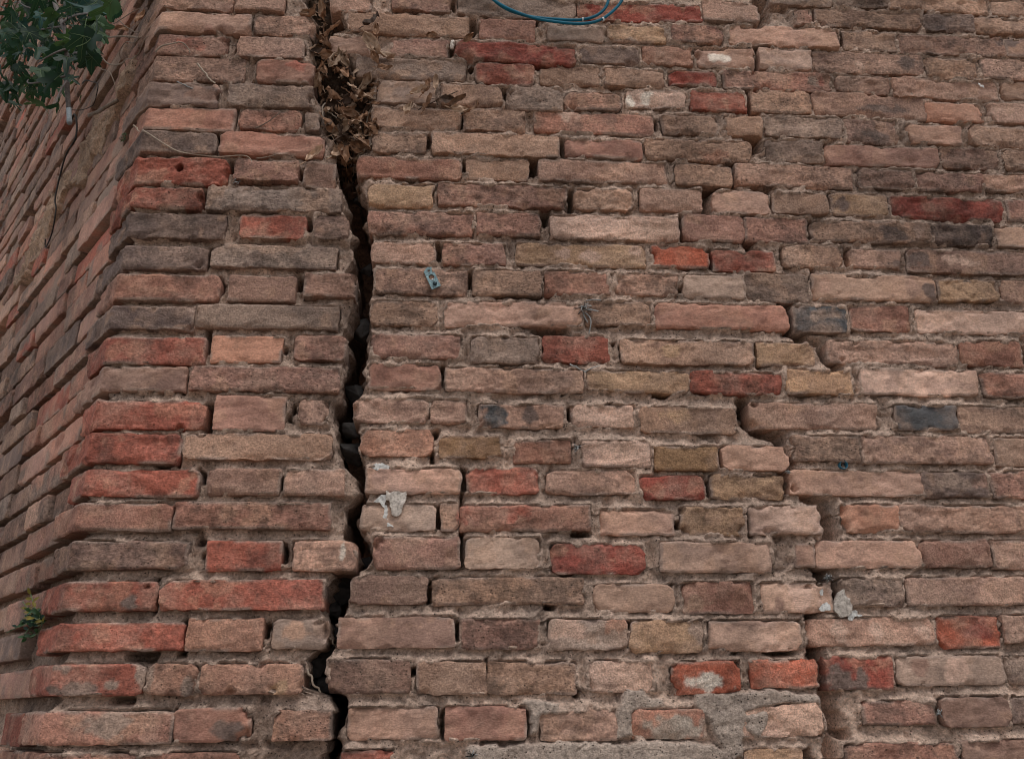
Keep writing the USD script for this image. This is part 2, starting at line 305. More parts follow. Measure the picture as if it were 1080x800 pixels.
# broken corners: (px, py, radius px)  material missing from bricks there
CHIPS = [(330, 22, 9), (331, 36, 6), (328, 107, 6), (493, 64, 7), (486, 60, 5), (595, 98, 5), (604, 112, 5), (770, 28, 4), (794, 78, 4), (807, 92, 6), (797, 96, 4),
         (700, 258, 6), (747, 262, 5), (688, 270, 5), (650, 292, 8), (716, 302, 5), (686, 60, 4), (705, 87, 4), (736, 59, 5), (541, 99, 4), (772, 148, 5), (795, 168, 5),
         (1036, 113, 10), (1037, 124, 5), (840, 322, 4), (867, 361, 4), (857, 361, 5), (888, 378, 4), (718, 538, 5), (782, 560, 5), (722, 562, 6), (866, 536, 6), (812, 560, 7),
         (866, 612, 6), (853, 620, 4), (781, 698, 6), (711, 726, 6), (710, 698, 5), (618, 724, 9), (692, 728, 6), (853, 652, 7), (852, 662, 6), (985, 652, 4), (995, 684, 4),
         (263, 750, 9), (258, 778, 8), (184, 745, 5), (286, 752, 9), (289, 722, 6), (322, 724, 6), (274, 700, 5), (243, 730, 5), (347, 424, 7), (344, 446, 5), (368, 500, 6),
         (376, 578, 6), (339, 660, 6), (372, 640, 4), (376, 232, 5), (376, 298, 6), (378, 312, 5), (366, 300, 4), (344, 668, 5), (400, 575, 6), (392, 600, 4), (393, 668, 4),
         (374, 432, 6), (830, 476, 5), (838, 515, 4), (888, 538, 6), (890, 556, 6), (863, 470, 6), (796, 427, 4), (794, 448, 5), (862, 340, 5), (882, 405, 4), (902, 362, 4),
         (240, 46, 8), (232, 36, 6), (231, 104, 5), (240, 184, 6), (212, 209, 5), (210, 280, 6), (213, 458, 5), (190, 452, 4), (181, 530, 4), (164, 645, 4), (157, 620, 3)]
PATCH = [(520, 437, 17, 14, "k"), (558, 437, 11, 10, "d"), (758, 62, 17, 6, "W"), (680, 103, 8, 9, "W"), (664, 106, 6, 9, "W"), (590, 267, 11, 7, "P"), (624, 270, 12, 7, "P"), (669, 266, 8, 7, "P"),
         (960, 306, 12, 11, "p"), (979, 308, 9, 11, "d"), (867, 302, 12, 11, "p"), (855, 441, 13, 12, "b"), (746, 719, 26, 9, "W"), (718, 766, 34, 13, "C"), (890, 716, 24, 13, "d"), (821, 638, 9, 7, "b"),
         (940, 249, 24, 8, "d"), (966, 243, 10, 8, "P"), (993, 246, 16, 10, "d"), (925, 146, 18, 8, "d"), (706, 369, 12, 7, "y"), (362, 583, 3, 8, "W"), (140, 637, 8, 6, "d"), (78, 704, 9, 4, "d"),
         (62, 728, 9, 6, "d"), (88, 727, 15, 7, "d"), (118, 721, 7, 5, "g"), (243, 771, 13, 9, "d"), (115, 764, 22, 12, "g"), (153, 713, 9, 16, "g"), (560, 213, 0, 0, "b"), (957, 67, 14, 9, "d"), (985, 22, 20, 9, "d"),
         (1000, 46, 26, 8, "b"), (930, 116, 34, 6, "d"), (965, 276, 24, 9, "d"), (1012, 277, 22, 7, "P"), (1060, 45, 14, 10, "d"), (885, 215, 18, 8, "d"), (700, 48, 0, 0, "t"), (655, 120, 8, 8, "o"), (600, 120, 12, 8, "P"),
         (850, 328, 5, 14, "k"), (868, 334, 18, 8, "g"), (955, 435, 14, 8, "k"), (1000, 508, 18, 10, "g"), (1040, 508, 12, 10, "b"), (733, 637, 12, 10, "t"), (600, 664, 20, 10, "P"), (652, 660, 10, 10, "o"),
         (712, 438, 20, 8, "y"), (735, 668, 12, 10, "G"), (1010, 705, 14, 12, "P"), (968, 700, 10, 10, "b"), (925, 662, 9, 11, "P"), (970, 660, 9, 10, "P"), (885, 663, 8, 12, "P"), (1035, 663, 16, 10, "S"),
         (545, 540, 14, 9, "R"), (490, 540, 6, 12, "R"), (298, 725, 9, 8, "y"), (200, 726, 7, 10, "g"), (310, 665, 14, 9, "t"), (100, 165, 0, 0, "b"), (218, 103, 20, 8, "b"), (208, 48, 14, 10, "R"), (222, 42, 8, 10, "m"), (316, 72, 12, 8, "R"),
         (230, 90, 10, 10, "p"), (316, 442, 9, 12, "b"), (340, 433, 7, 10, "b"), (432, 430, 20, 6, "b"), (690, 18, 10, 9, "S"), (665, 46, 10, 9, "g"), (750, 166, 18, 8, "o"), (860, 86, 9, 7, "g"), (866, 85, 5, 7, "S"), (906, 70, 7, 8, "P")]
# dark voids in the joints: cx cy w h in pixels of the photograph
VOIDS = np.array("""246 5 3 10 226 110 9 3 249 127 3 14 229 152 3 20 477 6 5 10 499 30 6 14 478 56 4 9 496 72 6 10 532 103 3 10 486 128 4 16 318 188 5 10 490 178 4 12 452 152 3 14
567 71 13 9 560 25 12 6 607 11 3 13 734 60 4 10 801 54 14 6 801 12 13 22 690 133 3 9 793 152 14 15 591 158 4 17 562 177 9 14 716 191 8 6 772 190 3 18 790 108 6 18 856 20 3 10 887 42 3 15
856 64 3 15 975 74 4 8 940 90 3 12 870 160 3 12 1024 139 3 8 1037 193 3 14 973 20 3 10 1029 27 3 12 1045 9 3 13 1060 50 3 14 215 212 4 16 220 274 4 16 233 305 5 20 220 362 4 22
326 240 5 10 316 299 7 12 300 372 3 5 496 297 4 16 530 313 16 4 463 268 5 14 467 394 4 12 532 385 7 4 574 231 9 14 602 212 5 22 717 242 3 27 788 247 4 28 748 274 4 18 787 305 3 22
718 307 4 5 582 351 36 7 552 313 25 4 798 376 4 18 645 364 3 3 803 203 18 10 812 214 3 16 854 244 5 16 892 272 7 14 855 294 3 14 832 342 8 18 1050 248 3 14 875 212 4 14 820 316 14 5
196 408 3 14 221 440 7 26 191 476 3 30 174 491 14 5 214 503 5 10 179 555 3 5 212 571 6 4 464 404 5 12 459 459 5 6 456 484 3 10 489 505 6 18 486 555 2.5 60 297 511 3 10 462 545 4 18
300 581 4 12 283 452 18 3 600 438 4 12 594 415 3 4 697 417 14 4 759 485 3 12 746 517 4 12 714 555 5 6 789 552 3 20 612 563 14 4 789 438 4 20 822 466 13 5 827 510 6 24 974 510 3 14
1044 507 3 12 1049 472 3 14 972 581 3 18 1045 587 3 18 860 585 2 22 870 545 7 14 166 628 4 26 195 671 5 28 148 692 24 8 203 706 5 5 186 762 4 26 130 738 20 6 264 767 2.5 14 22 705 28 10
453 622 4 18 482 665 4 18 436 708 6 8 467 764 2.5 28 281 666 6 12 514 715 2 28 598 605 9 5 579 640 8 5 660 660 6 7 556 760 4 24 606 730 4 6 864 605 10 10 860 694 8 18 945 718 4 8
954 624 2.5 18 990 750 4 14 890 775 8 9 1012 793 3 14 850 796 6 8 822 688 24 4 1066 745 3 20 1055 663 3 18 508 308 6 3 697 548 3 3 640 430 3 3 705 618 4 3 775 688 4 3 1005 500 3 3
300 52 4 7 323 125 4 8 252 90 4 7 268 92 4 6 250 30 4 9 253 52 5 8 253 78 5 9 296 182 4 7 245 178 6 10 240 148 4 6 311 434 4 10 305 442 4 6 300 588 4 9 223 590 6 10 218 586 8 3""".split(), float).reshape(-1, 4)
STAIR = [[(800, 0), (801, 30), (803, 58), (792, 105), (795, 155), (747, 200), (742, 225), (718, 247)], [(788, 230), (789, 262), (829, 325), (834, 352), (868, 372), (880, 392)],
         [(783, 425), (787, 445), (822, 466), (830, 500), (868, 540), (876, 565), (866, 600), (884, 628)], [(858, 640), (858, 690), (868, 722), (880, 760), (876, 800)]]
CRACK_L = np.array([(0, 320), (10, 322), (25, 332), (37, 331), (60, 330), (80, 331), (95, 329), (125, 341), (150, 352), (165, 354), (185, 355), (200, 358), (225, 364), (250, 371), (275, 371), (288, 363),
                    (300, 374), (320, 375), (350, 366), (365, 366), (390, 364), (400, 361), (412, 360), (428, 352), (450, 352), (475, 354), (490, 360), (505, 375), (520, 379), (535, 363), (565, 361), (572, 372), (585, 376), (598, 378),
                    (603, 354), (610, 344), (637, 342), (655, 343), (680, 345), (688, 330), (695, 324), (725, 324), (733, 348), (750, 351), (770, 347), (785, 345), (800, 340), (830, 335)], float)
CRACK_R = np.array([(0, 347), (10, 352), (25, 364), (36, 364), (38, 348), (58, 352), (62, 366), (80, 376), (95, 390), (125, 390), (150, 387), (165, 377), (185, 378), (200, 384), (225, 389), (250, 392), (275, 393), (300, 395),
                    (312, 392), (320, 390), (350, 390), (365, 387), (390, 385), (400, 387), (410, 385), (425, 372), (450, 379), (475, 380), (490, 384), (505, 385), (520, 387), (535, 381), (565, 385), (572, 391), (585, 391), (598, 389),
                    (603, 378), (610, 371), (637, 367), (655, 358), (680, 356), (692, 350), (695, 346), (725, 346), (733, 368), (750, 367), (770, 362), (785, 359), (800, 356), (830, 350)], float)
def crack_x(tab, z):
    P = on_front(tab[:, 1], tab[:, 0])
    o = np.argsort(P[:, 2])
    return np.interp(z, P[o, 2], P[o, 0])
zt_crack = on_front(350.0, 0.0)[2]
def crack_edges(z):
    a, b = crack_x(CRACK_L, z), crack_x(CRACK_R, z)
    q = np.asarray(z, float)
    s1 = np.stack([np.floor(q / 0.021), q * 0, q * 0], -1) * 0.77
    s2 = np.stack([q * 85, q * 0 + 3.3, q * 0], -1)
    a = a - 0.002 + (vnoise(s1 * 7.3, 3) - 0.5) * 0.012 + (fbm(s2, 3, 4) - 0.5) * 0.010
    b = b + 0.003 + (vnoise(s1 * 5.1 + 9.0, 5) - 0.5) * 0.012 + (fbm(s2 + 7.7, 3, 6) - 0.5) * 0.010
    k = np.clip((z - zt_crack - 0.12) / 0.35, 0, 1)         # the crack closes above the picture
    j = np.clip((1.30 - z) / 0.4, 0, 1)
    k = np.maximum(k, j)
    m = (a + b) / 2
    return a + (m - 0.001 - a) * k, b + (m + 0.001 - b) * k

# to wall coordinates
PROUD = {"left": 0.023, "right": 0.0165}
def to_wall(side, b):
    x0, x1, y0, y1, c = b
    n = PROUD[side] + 0.004 * (rng.random() - 0.5) * 2
    xm, ym = (x0 + x1) / 2, (y0 + y1) / 2
    X0, X1 = on_front(x0, ym, n)[0], on_front(x1, ym, n)[0]
    Z1, Z0 = on_front(xm, y0, n)[2], on_front(xm, y1, n)[2]
    return dict(x0=X0, x1=X1, z0=Z0, z1=Z1, n=n, c=c)
bricks = {s: [to_wall(s, b) for b in BR[s]] for s in BR}
# corner bricks of the left section
corner_rows = []
for i, (b, raw) in enumerate(zip(bricks["left"], BR["left"])):
    b["u0"] = b["x0"] - corner_x((b["z0"] + b["z1"]) / 2); b["u1"] = b["x1"] - corner_x((b["z0"] + b["z1"]) / 2)
    if b["u0"] < 0.05 and raw[0] < 178:
        b["corner"] = True
        corner_rows.append(b)
corner_rows.sort(key=lambda b: b["z0"])
chipsW = [(on_front(x, y, 0.012)[0], on_front(x, y, 0.012)[2], r * 1.75e-3) for x, y, r in CHIPS]
patchW = [(on_front(x, y, 0.012)[0], on_front(x, y, 0.012)[2], max(rx, 0.1) * 1.75e-3, max(ry, 0.1) * 2.0e-3, c) for x, y, rx, ry, c in PATCH]
holeW = on_front(190.0, 178.0, 0.018)
GREY_TONE = np.array(TONE["g"], float)

def brick_mesh(u0, u1, z0, z1, n0, tone, seed, Pf, to_x=None, step=0.0031, back=0.05, chip=1.0, round_r=0.0022, tilt=None, hole=None, relief=1.0):
    """One worn brick: relief on its face, rounded and chipped arrises, sides running back into the mortar."""
    r = np.random.default_rng(seed)
    hu, hz = (u1 - u0) / 2, (z1 - z0) / 2
    nu, nz = max(6, int(round(2 * hu / step))), max(5, int(round(2 * hz / step)))
    s, t = np.linspace(-1, 1, nu + 1), np.linspace(-1, 1, nz + 1)
    s, t = np.sign(s) * np.abs(s) ** 0.88, np.sign(t) * np.abs(t) ** 0.80       # finer towards the arrises
    U, Z = np.meshgrid(s * hu, t * hz, indexing="ij")
    off = r.random(3) * 50
    p3 = np.stack([U, Z, np.zeros_like(U)], -1) + off
    # ragged outline and rounded corners
    eu = np.minimum(1, np.abs(U) / hu) ** 6; ez = np.minimum(1, np.abs(Z) / hz) ** 3
    wa = 0.0030 * (0.15 + 0.85 * relief)
    dU = (fbm(p3 * 55, 4, 1) - 0.5) * 2 * wa * 1.9 * eu
    dZ = ((fbm(p3 * [48, 70, 1], 4, 2) - 0.5) * 2 * wa * 1.5 + (vnoise(p3 * [9, 9, 1], 5) - 0.5) * 0.004 * relief) * ez
    rc = min(0.013, hz * 0.6, hu * 0.35) * (0.12 + 0.9 * r.random() ** 2)
    wc = np.clip(1 - (hu - np.abs(U)) / rc, 0, 1) * np.clip(1 - (hz - np.abs(Z)) / rc, 0, 1)
    U2 = U - np.sign(U) * wc * rc * 0.30 + dU
    Z2 = Z - np.sign(Z) * wc * rc * 0.34 + dZ
    # face relief
    de = np.minimum(hu - np.abs(U), hz - np.abs(Z))
    rr = round_r * (0.4 + 1.4 * r.random()) * (0.30 + 1.3 * fbm(p3 * [30, 30, 1], 2, 3))
    k = np.clip(de / rr, 0, 1)
    N = n0 - rr * 0.85 * (1 - np.sqrt(np.clip(1 - (1 - k) ** 2, 0, 1)))
    f1 = fbm(p3 * 17, 3, 4); f2 = fbm(p3 * [60, 120, 1], 3, 6)
    f3 = fbm(p3 * [95, 130, 1], 2, 7); fl = fbm(p3 * [19, 34, 1], 3, 16)
    N0_ = N
    N = N + (f1 - 0.5) * 0.0050 + (f2 - 0.5) * 0.0046 + (f3 - 0.5) * 0.0026
    N = N - np.clip((fl - 0.54) / 0.02, 0, 1) * 0.0022 - np.clip((fl - 0.62) / 0.02, 0, 1) * 0.0022          # flaked skin
    N = N - np.clip((fbm(p3 * [34, 34, 1], 2, 17) - 0.60) / 0.05, 0, 1) * np.clip(1 - de / 0.010, 0, 1) * 0.008   # knocked arrises
    N = N0_ + (N - N0_) * relief
    for _ in range(int(r.integers(0, 5))):                                  # corners and arrises broken off on a straight fracture
        sx_, sz_ = r.choice([-1, 1], 2); a_ = 0.25 + 1.4 * r.random()
        e_ = (hu - sx_ * U) * a_ + (hz - sz_ * Z) / a_ * 0.8 + (f3 - 0.5) * 0.006 + (f2 - 0.5) * 0.006
        N = N - np.clip((0.004 + 0.011 * r.random() ** 2 - e_) / 0.0035, 0, 1) * (0.004 + 0.010 * r.random())
    N = N - np.clip(f1 - 0.64, 0, 1) * 0.03 * chip * (r.random() < 0.55)            # spalled hollows
    tu, tz = (r.normal(0, 0.012 * relief), r.normal(0, 0.030 * relief)) if tilt is None else tilt
    N = N + U * tu + Z * tz
    rot = r.normal(0, 0.007 * (0.4 + 0.6 * relief))
    uc, zc_ = (u0 + u1) / 2, (z0 + z1) / 2
    Ua, Za = uc + U2 - Z2 * rot, zc_ + Z2 + U2 * rot
    XX = to_x(Ua, Za) if to_x is not None else None
    tint = np.ones(U.shape + (3,)) * alb(tone)
    tint *= (0.70 + 0.60 * fbm(p3 * [16, 26, 1], 4, 8))[..., None]
    tint = tint * (1 + 0.10 * (vnoise(p3 * 8, 9) - 0.5)[..., None] * np.array([1, 0, -1]))
    mo = np.clip((fbm(p3 * [26, 40, 1], 4, 18) - 0.50 - 0.10 * r.random()) / 0.06, 0, 1)[..., None] * (0.25 + 0.55 * r.random())
    tint = tint * (1 - mo) + mo * tint * np.array([0.62, 0.60, 0.62])
    mo = np.clip((fbm(p3 * [30, 30, 1], 4, 19) - 0.54 - 0.08 * r.random()) / 0.05, 0, 1)[..., None] * (0.25 + 0.6 * r.random())
    tint = tint * (1 - mo) + mo * (0.5 * tint + 0.5 * alb((158, 124, 101)))
    if XX is not None:
        for cx, cz, cr in chipsW:
            if abs(cx - uc_x(uc, zc_, to_x)) < hu + cr * 1.4 and abs(cz - zc_) < hz + cr * 1.4:
                dd = np.maximum(np.abs(XX - cx) * 0.9 + np.abs(Za - cz) * 0.6, np.abs(Za - cz) * 0.95) / cr + (fbm(p3 * 60, 3, 11) - 0.5) * 1.1
                N = N - np.clip(1.12 - dd, 0, 0.5) / 0.5 * 0.016 * np.clip(1.5 - de / 0.010, 0, 1)
        for cx, cz, rx, ry, cc in patchW:
            if abs(cx - uc_x(uc, zc_, to_x)) < hu + rx and abs(cz - zc_) < hz + ry:
                dd = np.hypot((XX - cx) / rx, (Za - cz) / ry) + (fbm(p3 * 62, 4, 12) - 0.5) * 2.2
                kk = np.clip((1.0 - dd) / 0.30, 0, 1)[..., None]
                tint = tint * (1 - kk) + kk * alb(TONE[cc]) * (0.85 + 0.3 * fbm(p3 * 60, 2, 13))[..., None]
        if hole is not None:
            dd = np.hypot(XX - hole[0], Za - hole[2])
            N = np.where(dd < 0.0072, N - 0.045, N)
            tint = np.where((dd < 0.0066)[..., None], tint * 0.5, tint)
    else:
        dd = fbm(p3 * [12, 20, 1], 3, 14)
        kk = np.clip((dd - 0.60) / 0.08, 0, 1)[..., None]
        tint = tint * (1 - kk) + kk * alb((112, 92, 82))
    # mortar smeared over the arrises
    sm = np.clip((0.006 - de) / 0.005, 0, 1) * np.clip((fbm(p3 * [22, 22, 1], 2, 15) - 0.50) / 0.10, 0, 1)
    tint = tint * (1 - sm[..., None]) + sm[..., None] * alb((126, 108, 98))
    v = [Pf(Ua, Za, N).reshape(-1, 3)]; tt = [tint.reshape(-1, 3)]
    idx = np.arange((nu + 1) * (nz + 1)).reshape(nu + 1, nz + 1)
    q = np.stack([idx[:-1, :-1], idx[1:, :-1], idx[1:, 1:], idx[:-1, 1:]], -1).reshape(-1, 4)
    ring = np.concatenate([idx[:, 0], idx[-1, 1:], idx[-2::-1, -1], idx[0, -2:0:-1]])
    v.append(v[0][ring]); tt.append(tt[0][ring])
    base, last = len(v[0]) + len(ring), len(v[0]) + np.arange(len(ring))
    fu, fz, fn, ft = Ua.ravel()[ring], Za.ravel()[ring], N.ravel()[ring], tint.reshape(-1, 3)[ring]
    faces = [q]
    for depth in (0.008, 0.022, back):
        jit = (r.random(len(ring)) - 0.5) * 0.0016
        v.append(Pf(uc + (fu - uc) * (1 + 0.0), zc_ + (fz - zc_) * 1.0 + jit, fn - depth)); tt.append(ft * 0.92)
        new = base + np.arange(len(ring)); base += len(ring)
        faces.append(np.stack([last, new, np.roll(new, -1), np.roll(last, -1)], -1))
        last = new
    v, tt, q = np.vstack(v), np.vstack(tt), np.vstack(faces)
    f = np.vstack([q[:, [0, 1, 2]], q[:, [0, 2, 3]]])
    return (v, f), tt
def uc_x(u, z, to_x):
    return float(to_x(np.array(u), np.array(z)))

# ------------------------------------------------------------------ mortar beds as one relief per wall
def mortar_relief(U, Z, blist, proud, seed, smear, recess, lap=1.0, rough=1.0):
    """Height of the mortar over the wall plane; blist: bricks with u0,u1,z0,z1,n in the same coordinates as U, Z."""
    p3 = np.stack([U, Z, np.zeros_like(U)], -1)
    f1, f2, f3 = fbm(p3 * 16, 4, seed), fbm(p3 * 70, 3, seed + 20), vnoise(p3 * 9, seed + 40)
    N = np.full(U.shape, 0.0) - recess
    f28, f28b = fbm(p3 * 30, 3, seed + 80), fbm(p3 * 20, 2, seed + 90)
    ua, za = U[:, 0] if U.ndim == 2 else U, Z[0]
    best = np.full(U.shape, -0.02)
    hit = np.zeros(U.shape, bool)
    for b in blist:
        m = 0.035
        i0, i1 = np.searchsorted(b["_ua"](ua), [b["u0"] - 0.012, b["u1"] + 0.012]) if "_ua" in b else np.searchsorted(ua, [b["u0"] - 0.012, b["u1"] + 0.012])
        j0, j1 = np.searchsorted(za, [b["z0"] - 0.012, b["z1"] + m])
        if i1 <= i0 or j1 <= j0:
            continue
        sl = (slice(i0, i1), slice(j0, j1))
        u, z, s = U[sl], Z[sl], smear * (0.45 + 1.1 * f3[sl])
        du = np.maximum(np.maximum(b["u0"] - u, u - b["u1"]), 0)
        up, dn = np.maximum(z - b["z1"], 0), np.maximum(b["z0"] - z, 0)
        inside = (du <= 0) & (up <= 0) & (dn <= 0)
        side_fall = np.clip(1 - du / 0.011, 0, 1)
        ledge = (b["n"] + recess) * np.clip(s, 0, 0.97) * np.exp(-(up / 0.0135) ** 1.5) * side_fall * (dn <= 0)
        under = (b["n"] + recess) * np.clip(s * 0.55, 0, 0.9) * np.clip(1 - dn / 0.010, 0, 1) * side_fall * (dn > 0)
        di = np.minimum(np.minimum(u - b["u0"], b["u1"] - u), np.minimum(z - b["z0"], b["z1"] - z))
        ov = np.clip((f28[sl] - 0.50) / 0.10, 0, 1) * np.clip(1.15 - di / 0.012, 0, 1) * lap
        under = np.where(f28b[sl] > 0.60, -0.012, under)
        lift = np.where(inside, -0.004 + (b["n"] + recess + 0.0045) * np.minimum(ov, 1), np.where(dn > 0, under, ledge))
        best[sl] = np.where(hit[sl], np.maximum(best[sl], lift), lift); hit[sl] = True
    f4 = fbm(p3 * 150, 2, seed + 60)
    N = N + np.where(hit, best, 0) + rough * ((f1 - 0.5) * 0.014 + (f2 - 0.5) * 0.011 + (f4 - 0.5) * 0.009)
    N = N - np.clip((fbm(p3 * 85, 2, seed + 70) - 0.66) / 0.05, 0, 1) * 0.006
    return N, f1, f2

def sheet(U, Z, N, Pf, tint):
    v = Pf(U, Z, N).reshape(-1, 3)
    idx = np.arange(U.size).reshape(U.shape)
    q = np.stack([idx[:-1, :-1], idx[1:, :-1], idx[1:, 1:], idx[:-1, 1:]], -1).reshape(-1, 4)
    return (v, np.vstack([q[:, [0, 1, 2]], q[:, [0, 2, 3]]])), tint.reshape(-1, 3)

def poly_mask(X, Z, pts, soft, seed):
    """Smooth inside measure (0..1) of a polygon given in photograph pixels on the front plane, with a ragged edge."""
    import shapely
    P = [on_front(float(a), float(b), 0.01) for a, b in pts]
    g = shapely.Polygon([(p[0], p[2]) for p in P])
    x0, z0, x1, z1 = g.bounds
    out = np.zeros(X.shape)
    m = (X > x0 - 0.03) & (X < x1 + 0.03) & (Z > z0 - 0.03) & (Z < z1 + 0.03)
    pt = shapely.points(X[m], Z[m])
    d = shapely.distance(g.boundary, pt) * np.where(shapely.contains(g, pt), 1, -1)
    d = d + (fbm(np.stack([X[m], Z[m], 0 * X[m]], -1) * 60, 3, seed) - 0.5) * 0.012
    out[m] = np.clip(d / soft + 0.5, 0, 1)
    return out

def cut_voids(X, Z, N, depth, amp_seed):
    """Empty joints: the mortar fell out of them."""
    p3 = np.stack([X, Z, 0 * X], -1)
    wob = (fbm(p3 * 90, 2, amp_seed) - 0.5) * 0.9
    D = np.zeros(X.shape)
    for cx, cy, w, h in VOIDS:
        c = on_front(cx, cy, 0.0)
        sc = (c - CAM) @ fwd / FPX
        rx, rz = max(w * sc / 2, 0.0022) * 1.15, max(h * sc / 2, 0.0022) * 1.18
        m = (np.abs(X - c[0]) < rx * 1.8) & (np.abs(Z - c[2]) < rz * 1.8)
        if m.any():
            d = np.maximum(np.abs(X[m] - c[0]) / rx, np.abs(Z[m] - c[2]) / rz) + wob[m]
            D[m] = np.maximum(D[m], np.clip((1.15 - d) / 0.3, 0, 1))
    N = N - D * depth
    for line in STAIR:
        P = on_front(np.array([a for a, _ in line], float), np.array([b for _, b in line], float))
        dmin = np.full(X.shape, 9.0)
        for a, b in zip(P[:-1], P[1:]):
            a2, b2 = a[[0, 2]], b[[0, 2]]
            e = b2 - a2
            t = np.clip(((X - a2[0]) * e[0] + (Z - a2[1]) * e[1]) / (e @ e), 0, 1)
            dmin = np.minimum(dmin, np.hypot(X - a2[0] - t * e[0], Z - a2[1] - t * e[1]))
        N = N - np.clip(1.2 - (dmin + wob * 0.017) / 0.0125, 0, 1) ** 0.7 * 0.050
    return N

MORTAR = np.array((158, 135, 120), float)
# ---- right section
zlo, zhi = on_front(700.0, 815.0)[2], on_front(1000.0, -25.0)[2]
fine_z = np.arange(zlo - 0.03, zhi + 0.03, 0.0033)
zs = np.concatenate([np.linspace(-0.02, fine_z[0], 60)[:-1], fine_z, np.linspace(fine_z[-1], 6.2, 120)[1:]])
xr = max(on_front(1095.0, 5.0)[0], on_front(1095.0, 795.0)[0])
xl = on_front(345.0, 400.0)[0] - 0.06
fine_s = np.arange(0, xr - xl, 0.0033)
ss = np.concatenate([fine_s, np.linspace(fine_s[-1], 4.2, 60)[1:]])
_, ER = crack_edges(zs)
Xg = ER[None, :] + (ss[:, None] * np.ones(len(zs)))
# straighten the columns away from the crack: beyond 10 cm they are vertical
kx = np.clip(ss / 0.10, 0, 1)[:, None]
Xg = Xg * (1 - kx) + (xl + 0.10 + np.maximum(ss - 0.10, 0) + 0.0)[:, None] * kx if False else Xg
Zg = np.ones(len(ss))[:, None] * zs[None, :]
class _B(dict): pass
def relief_warped(Xg, Zg, blist, edge, proud, seed, smear, recess):
    """Relief on a sheet whose columns follow the crack's edge: looked up from a regular one."""
    from scipy.ndimage import map_coordinates
    xs = np.arange(Xg.min() - 0.02, min(Xg.max(), xr + 0.05) + 0.02, 0.003)
    zz = np.arange(max(fine_z[0] - 0.05, Zg.min()), fine_z[-1] + 0.05, 0.003)
    U, Z = np.meshgrid(xs, zz, indexing="ij")
    N, f1, f2 = mortar_relief(U, Z, blist, proud, seed, smear, recess)
    N = cut_voids(U, Z, N, 0.055, seed + 3)
    T = np.ones(U.shape + (3,)) * alb(MORTAR)
    T = T * (0.82 + 0.36 * f1)[..., None]
    kc = np.zeros(U.shape)
    for q, pts in enumerate(CEMENT):
        kc = np.maximum(kc, poly_mask(U, Z, pts, 0.004, 60 + q))
    if kc.any():
        p3 = np.stack([U, Z, 0 * U], -1)
        flush = PROUD["right"] + 0.0015 + (fbm(p3 * [14, 30, 1], 4, 71) - 0.5) * 0.012 - np.clip(0.012 - np.abs(fbm(p3 * 13, 3, 73) - 0.5), 0, 1) * 0.35
        N = N * (1 - kc) + np.maximum(flush, N * 0 - 1) * kc
        T = T * (1 - kc[..., None]) + kc[..., None] * alb((147, 132, 121)) * (0.84 + 0.28 * f1)[..., None]
    gi = [(np.clip(Xg, xs[0], xs[-1]) - xs[0]) / 0.003, (np.clip(Zg, zz[0], zz[-1]) - zz[0]) / 0.003]
    Ng = map_coordinates(N, gi, order=1)
    Tg = np.stack([map_coordinates(T[..., k], gi, order=1) for k in range(3)], -1)
    beyond = (Xg > xs[-1]) | (Zg < zz[0]) | (Zg > zz[-1])                     # outside the picture: plain bed of mortar
    Ng = np.where(beyond, 0.006, Ng); Tg = np.where(beyond[..., None], alb(MORTAR), Tg)
    return Ng, Tg
CEMENT = [[(732, 731), (768, 730), (812, 726), (840, 730), (864, 735), (866, 742), (848, 741), (812, 744), (784, 752), (783, 775), (783, 800), (771, 802), (752, 778), (745, 757), (734, 748)],
          [(490, 787), (540, 784), (626, 781), (648, 785), (690, 779), (752, 784), (772, 797), (772, 812), (490, 812)],
          [(650, 752), (657, 725), (675, 724), (682, 735), (699, 738), (692, 746), (668, 750), (666, 774), (648, 780)],
          [(549, 737), (592, 740), (588, 752), (570, 754), (565, 775), (557, 776), (556, 752)],
          [(784, 752), (812, 748), (810, 765), (800, 778), (784, 770)]]
Ng, Tg = relief_warped(Xg, Zg, [dict(b, u0=b["x0"], u1=b["x1"]) for b in bricks["right"]], None, PROUD["right"], 5, 1.05, 0.001)
def flatP(X, Z, N):
    return np.stack(np.broadcast_arrays(X, -np.asarray(N, float), Z), -1)
# the crack's flank and the wall's core behind it
def flank(edge, zs, n_from, sgn, depth, seed):
    ds = np.array([0.004, 0.010, 0.018, 0.028, 0.040, 0.055, 0.075, 0.10, 0.13, 0.17, 0.22, 0.28, depth])
    D, Z = np.meshgrid(ds, zs, indexing="ij")
    E = np.ones(len(ds))[:, None] * edge[None, :]
    p = np.stack([D, Z, np.full_like(D, seed)], -1)
    X = E + ((fbm(p * 22, 3, seed) - 0.5) * 0.035 + (fbm(p * 70, 2, seed + 1) - 0.5) * 0.014) * np.clip(D / 0.02, 0.15, 1)
    return X, Z, n_from[None, :] - D
rw = thing("brick_wall", "weathered brick wall face right of the wide open crack, itself stepped by a thinner crack", "brick wall"); tag(rw, kind="thing")
lw = thing("corner_wall", "redder brick wall corner left of the wide crack, with its receding side face", "brick wall"); tag(lw, kind="thing")

Xf, Zf, Nf = flank(ER, zs, Ng[0], 1, 0.42, 31)
Xb = Xf[-1] - 0.25                                                      # back of the cavity
Xs = np.concatenate([Xb[None], Xf[::-1], Xg]); Zs = np.concatenate([Zf[:1], Zf[::-1], Zg]); Ns = np.concatenate([Nf[-1:] - 0.0, Nf[::-1], Ng])
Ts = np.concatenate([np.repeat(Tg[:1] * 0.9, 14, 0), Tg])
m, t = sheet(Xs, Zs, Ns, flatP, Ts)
put("mortar", m, "lime_mortar", rw, True, t)

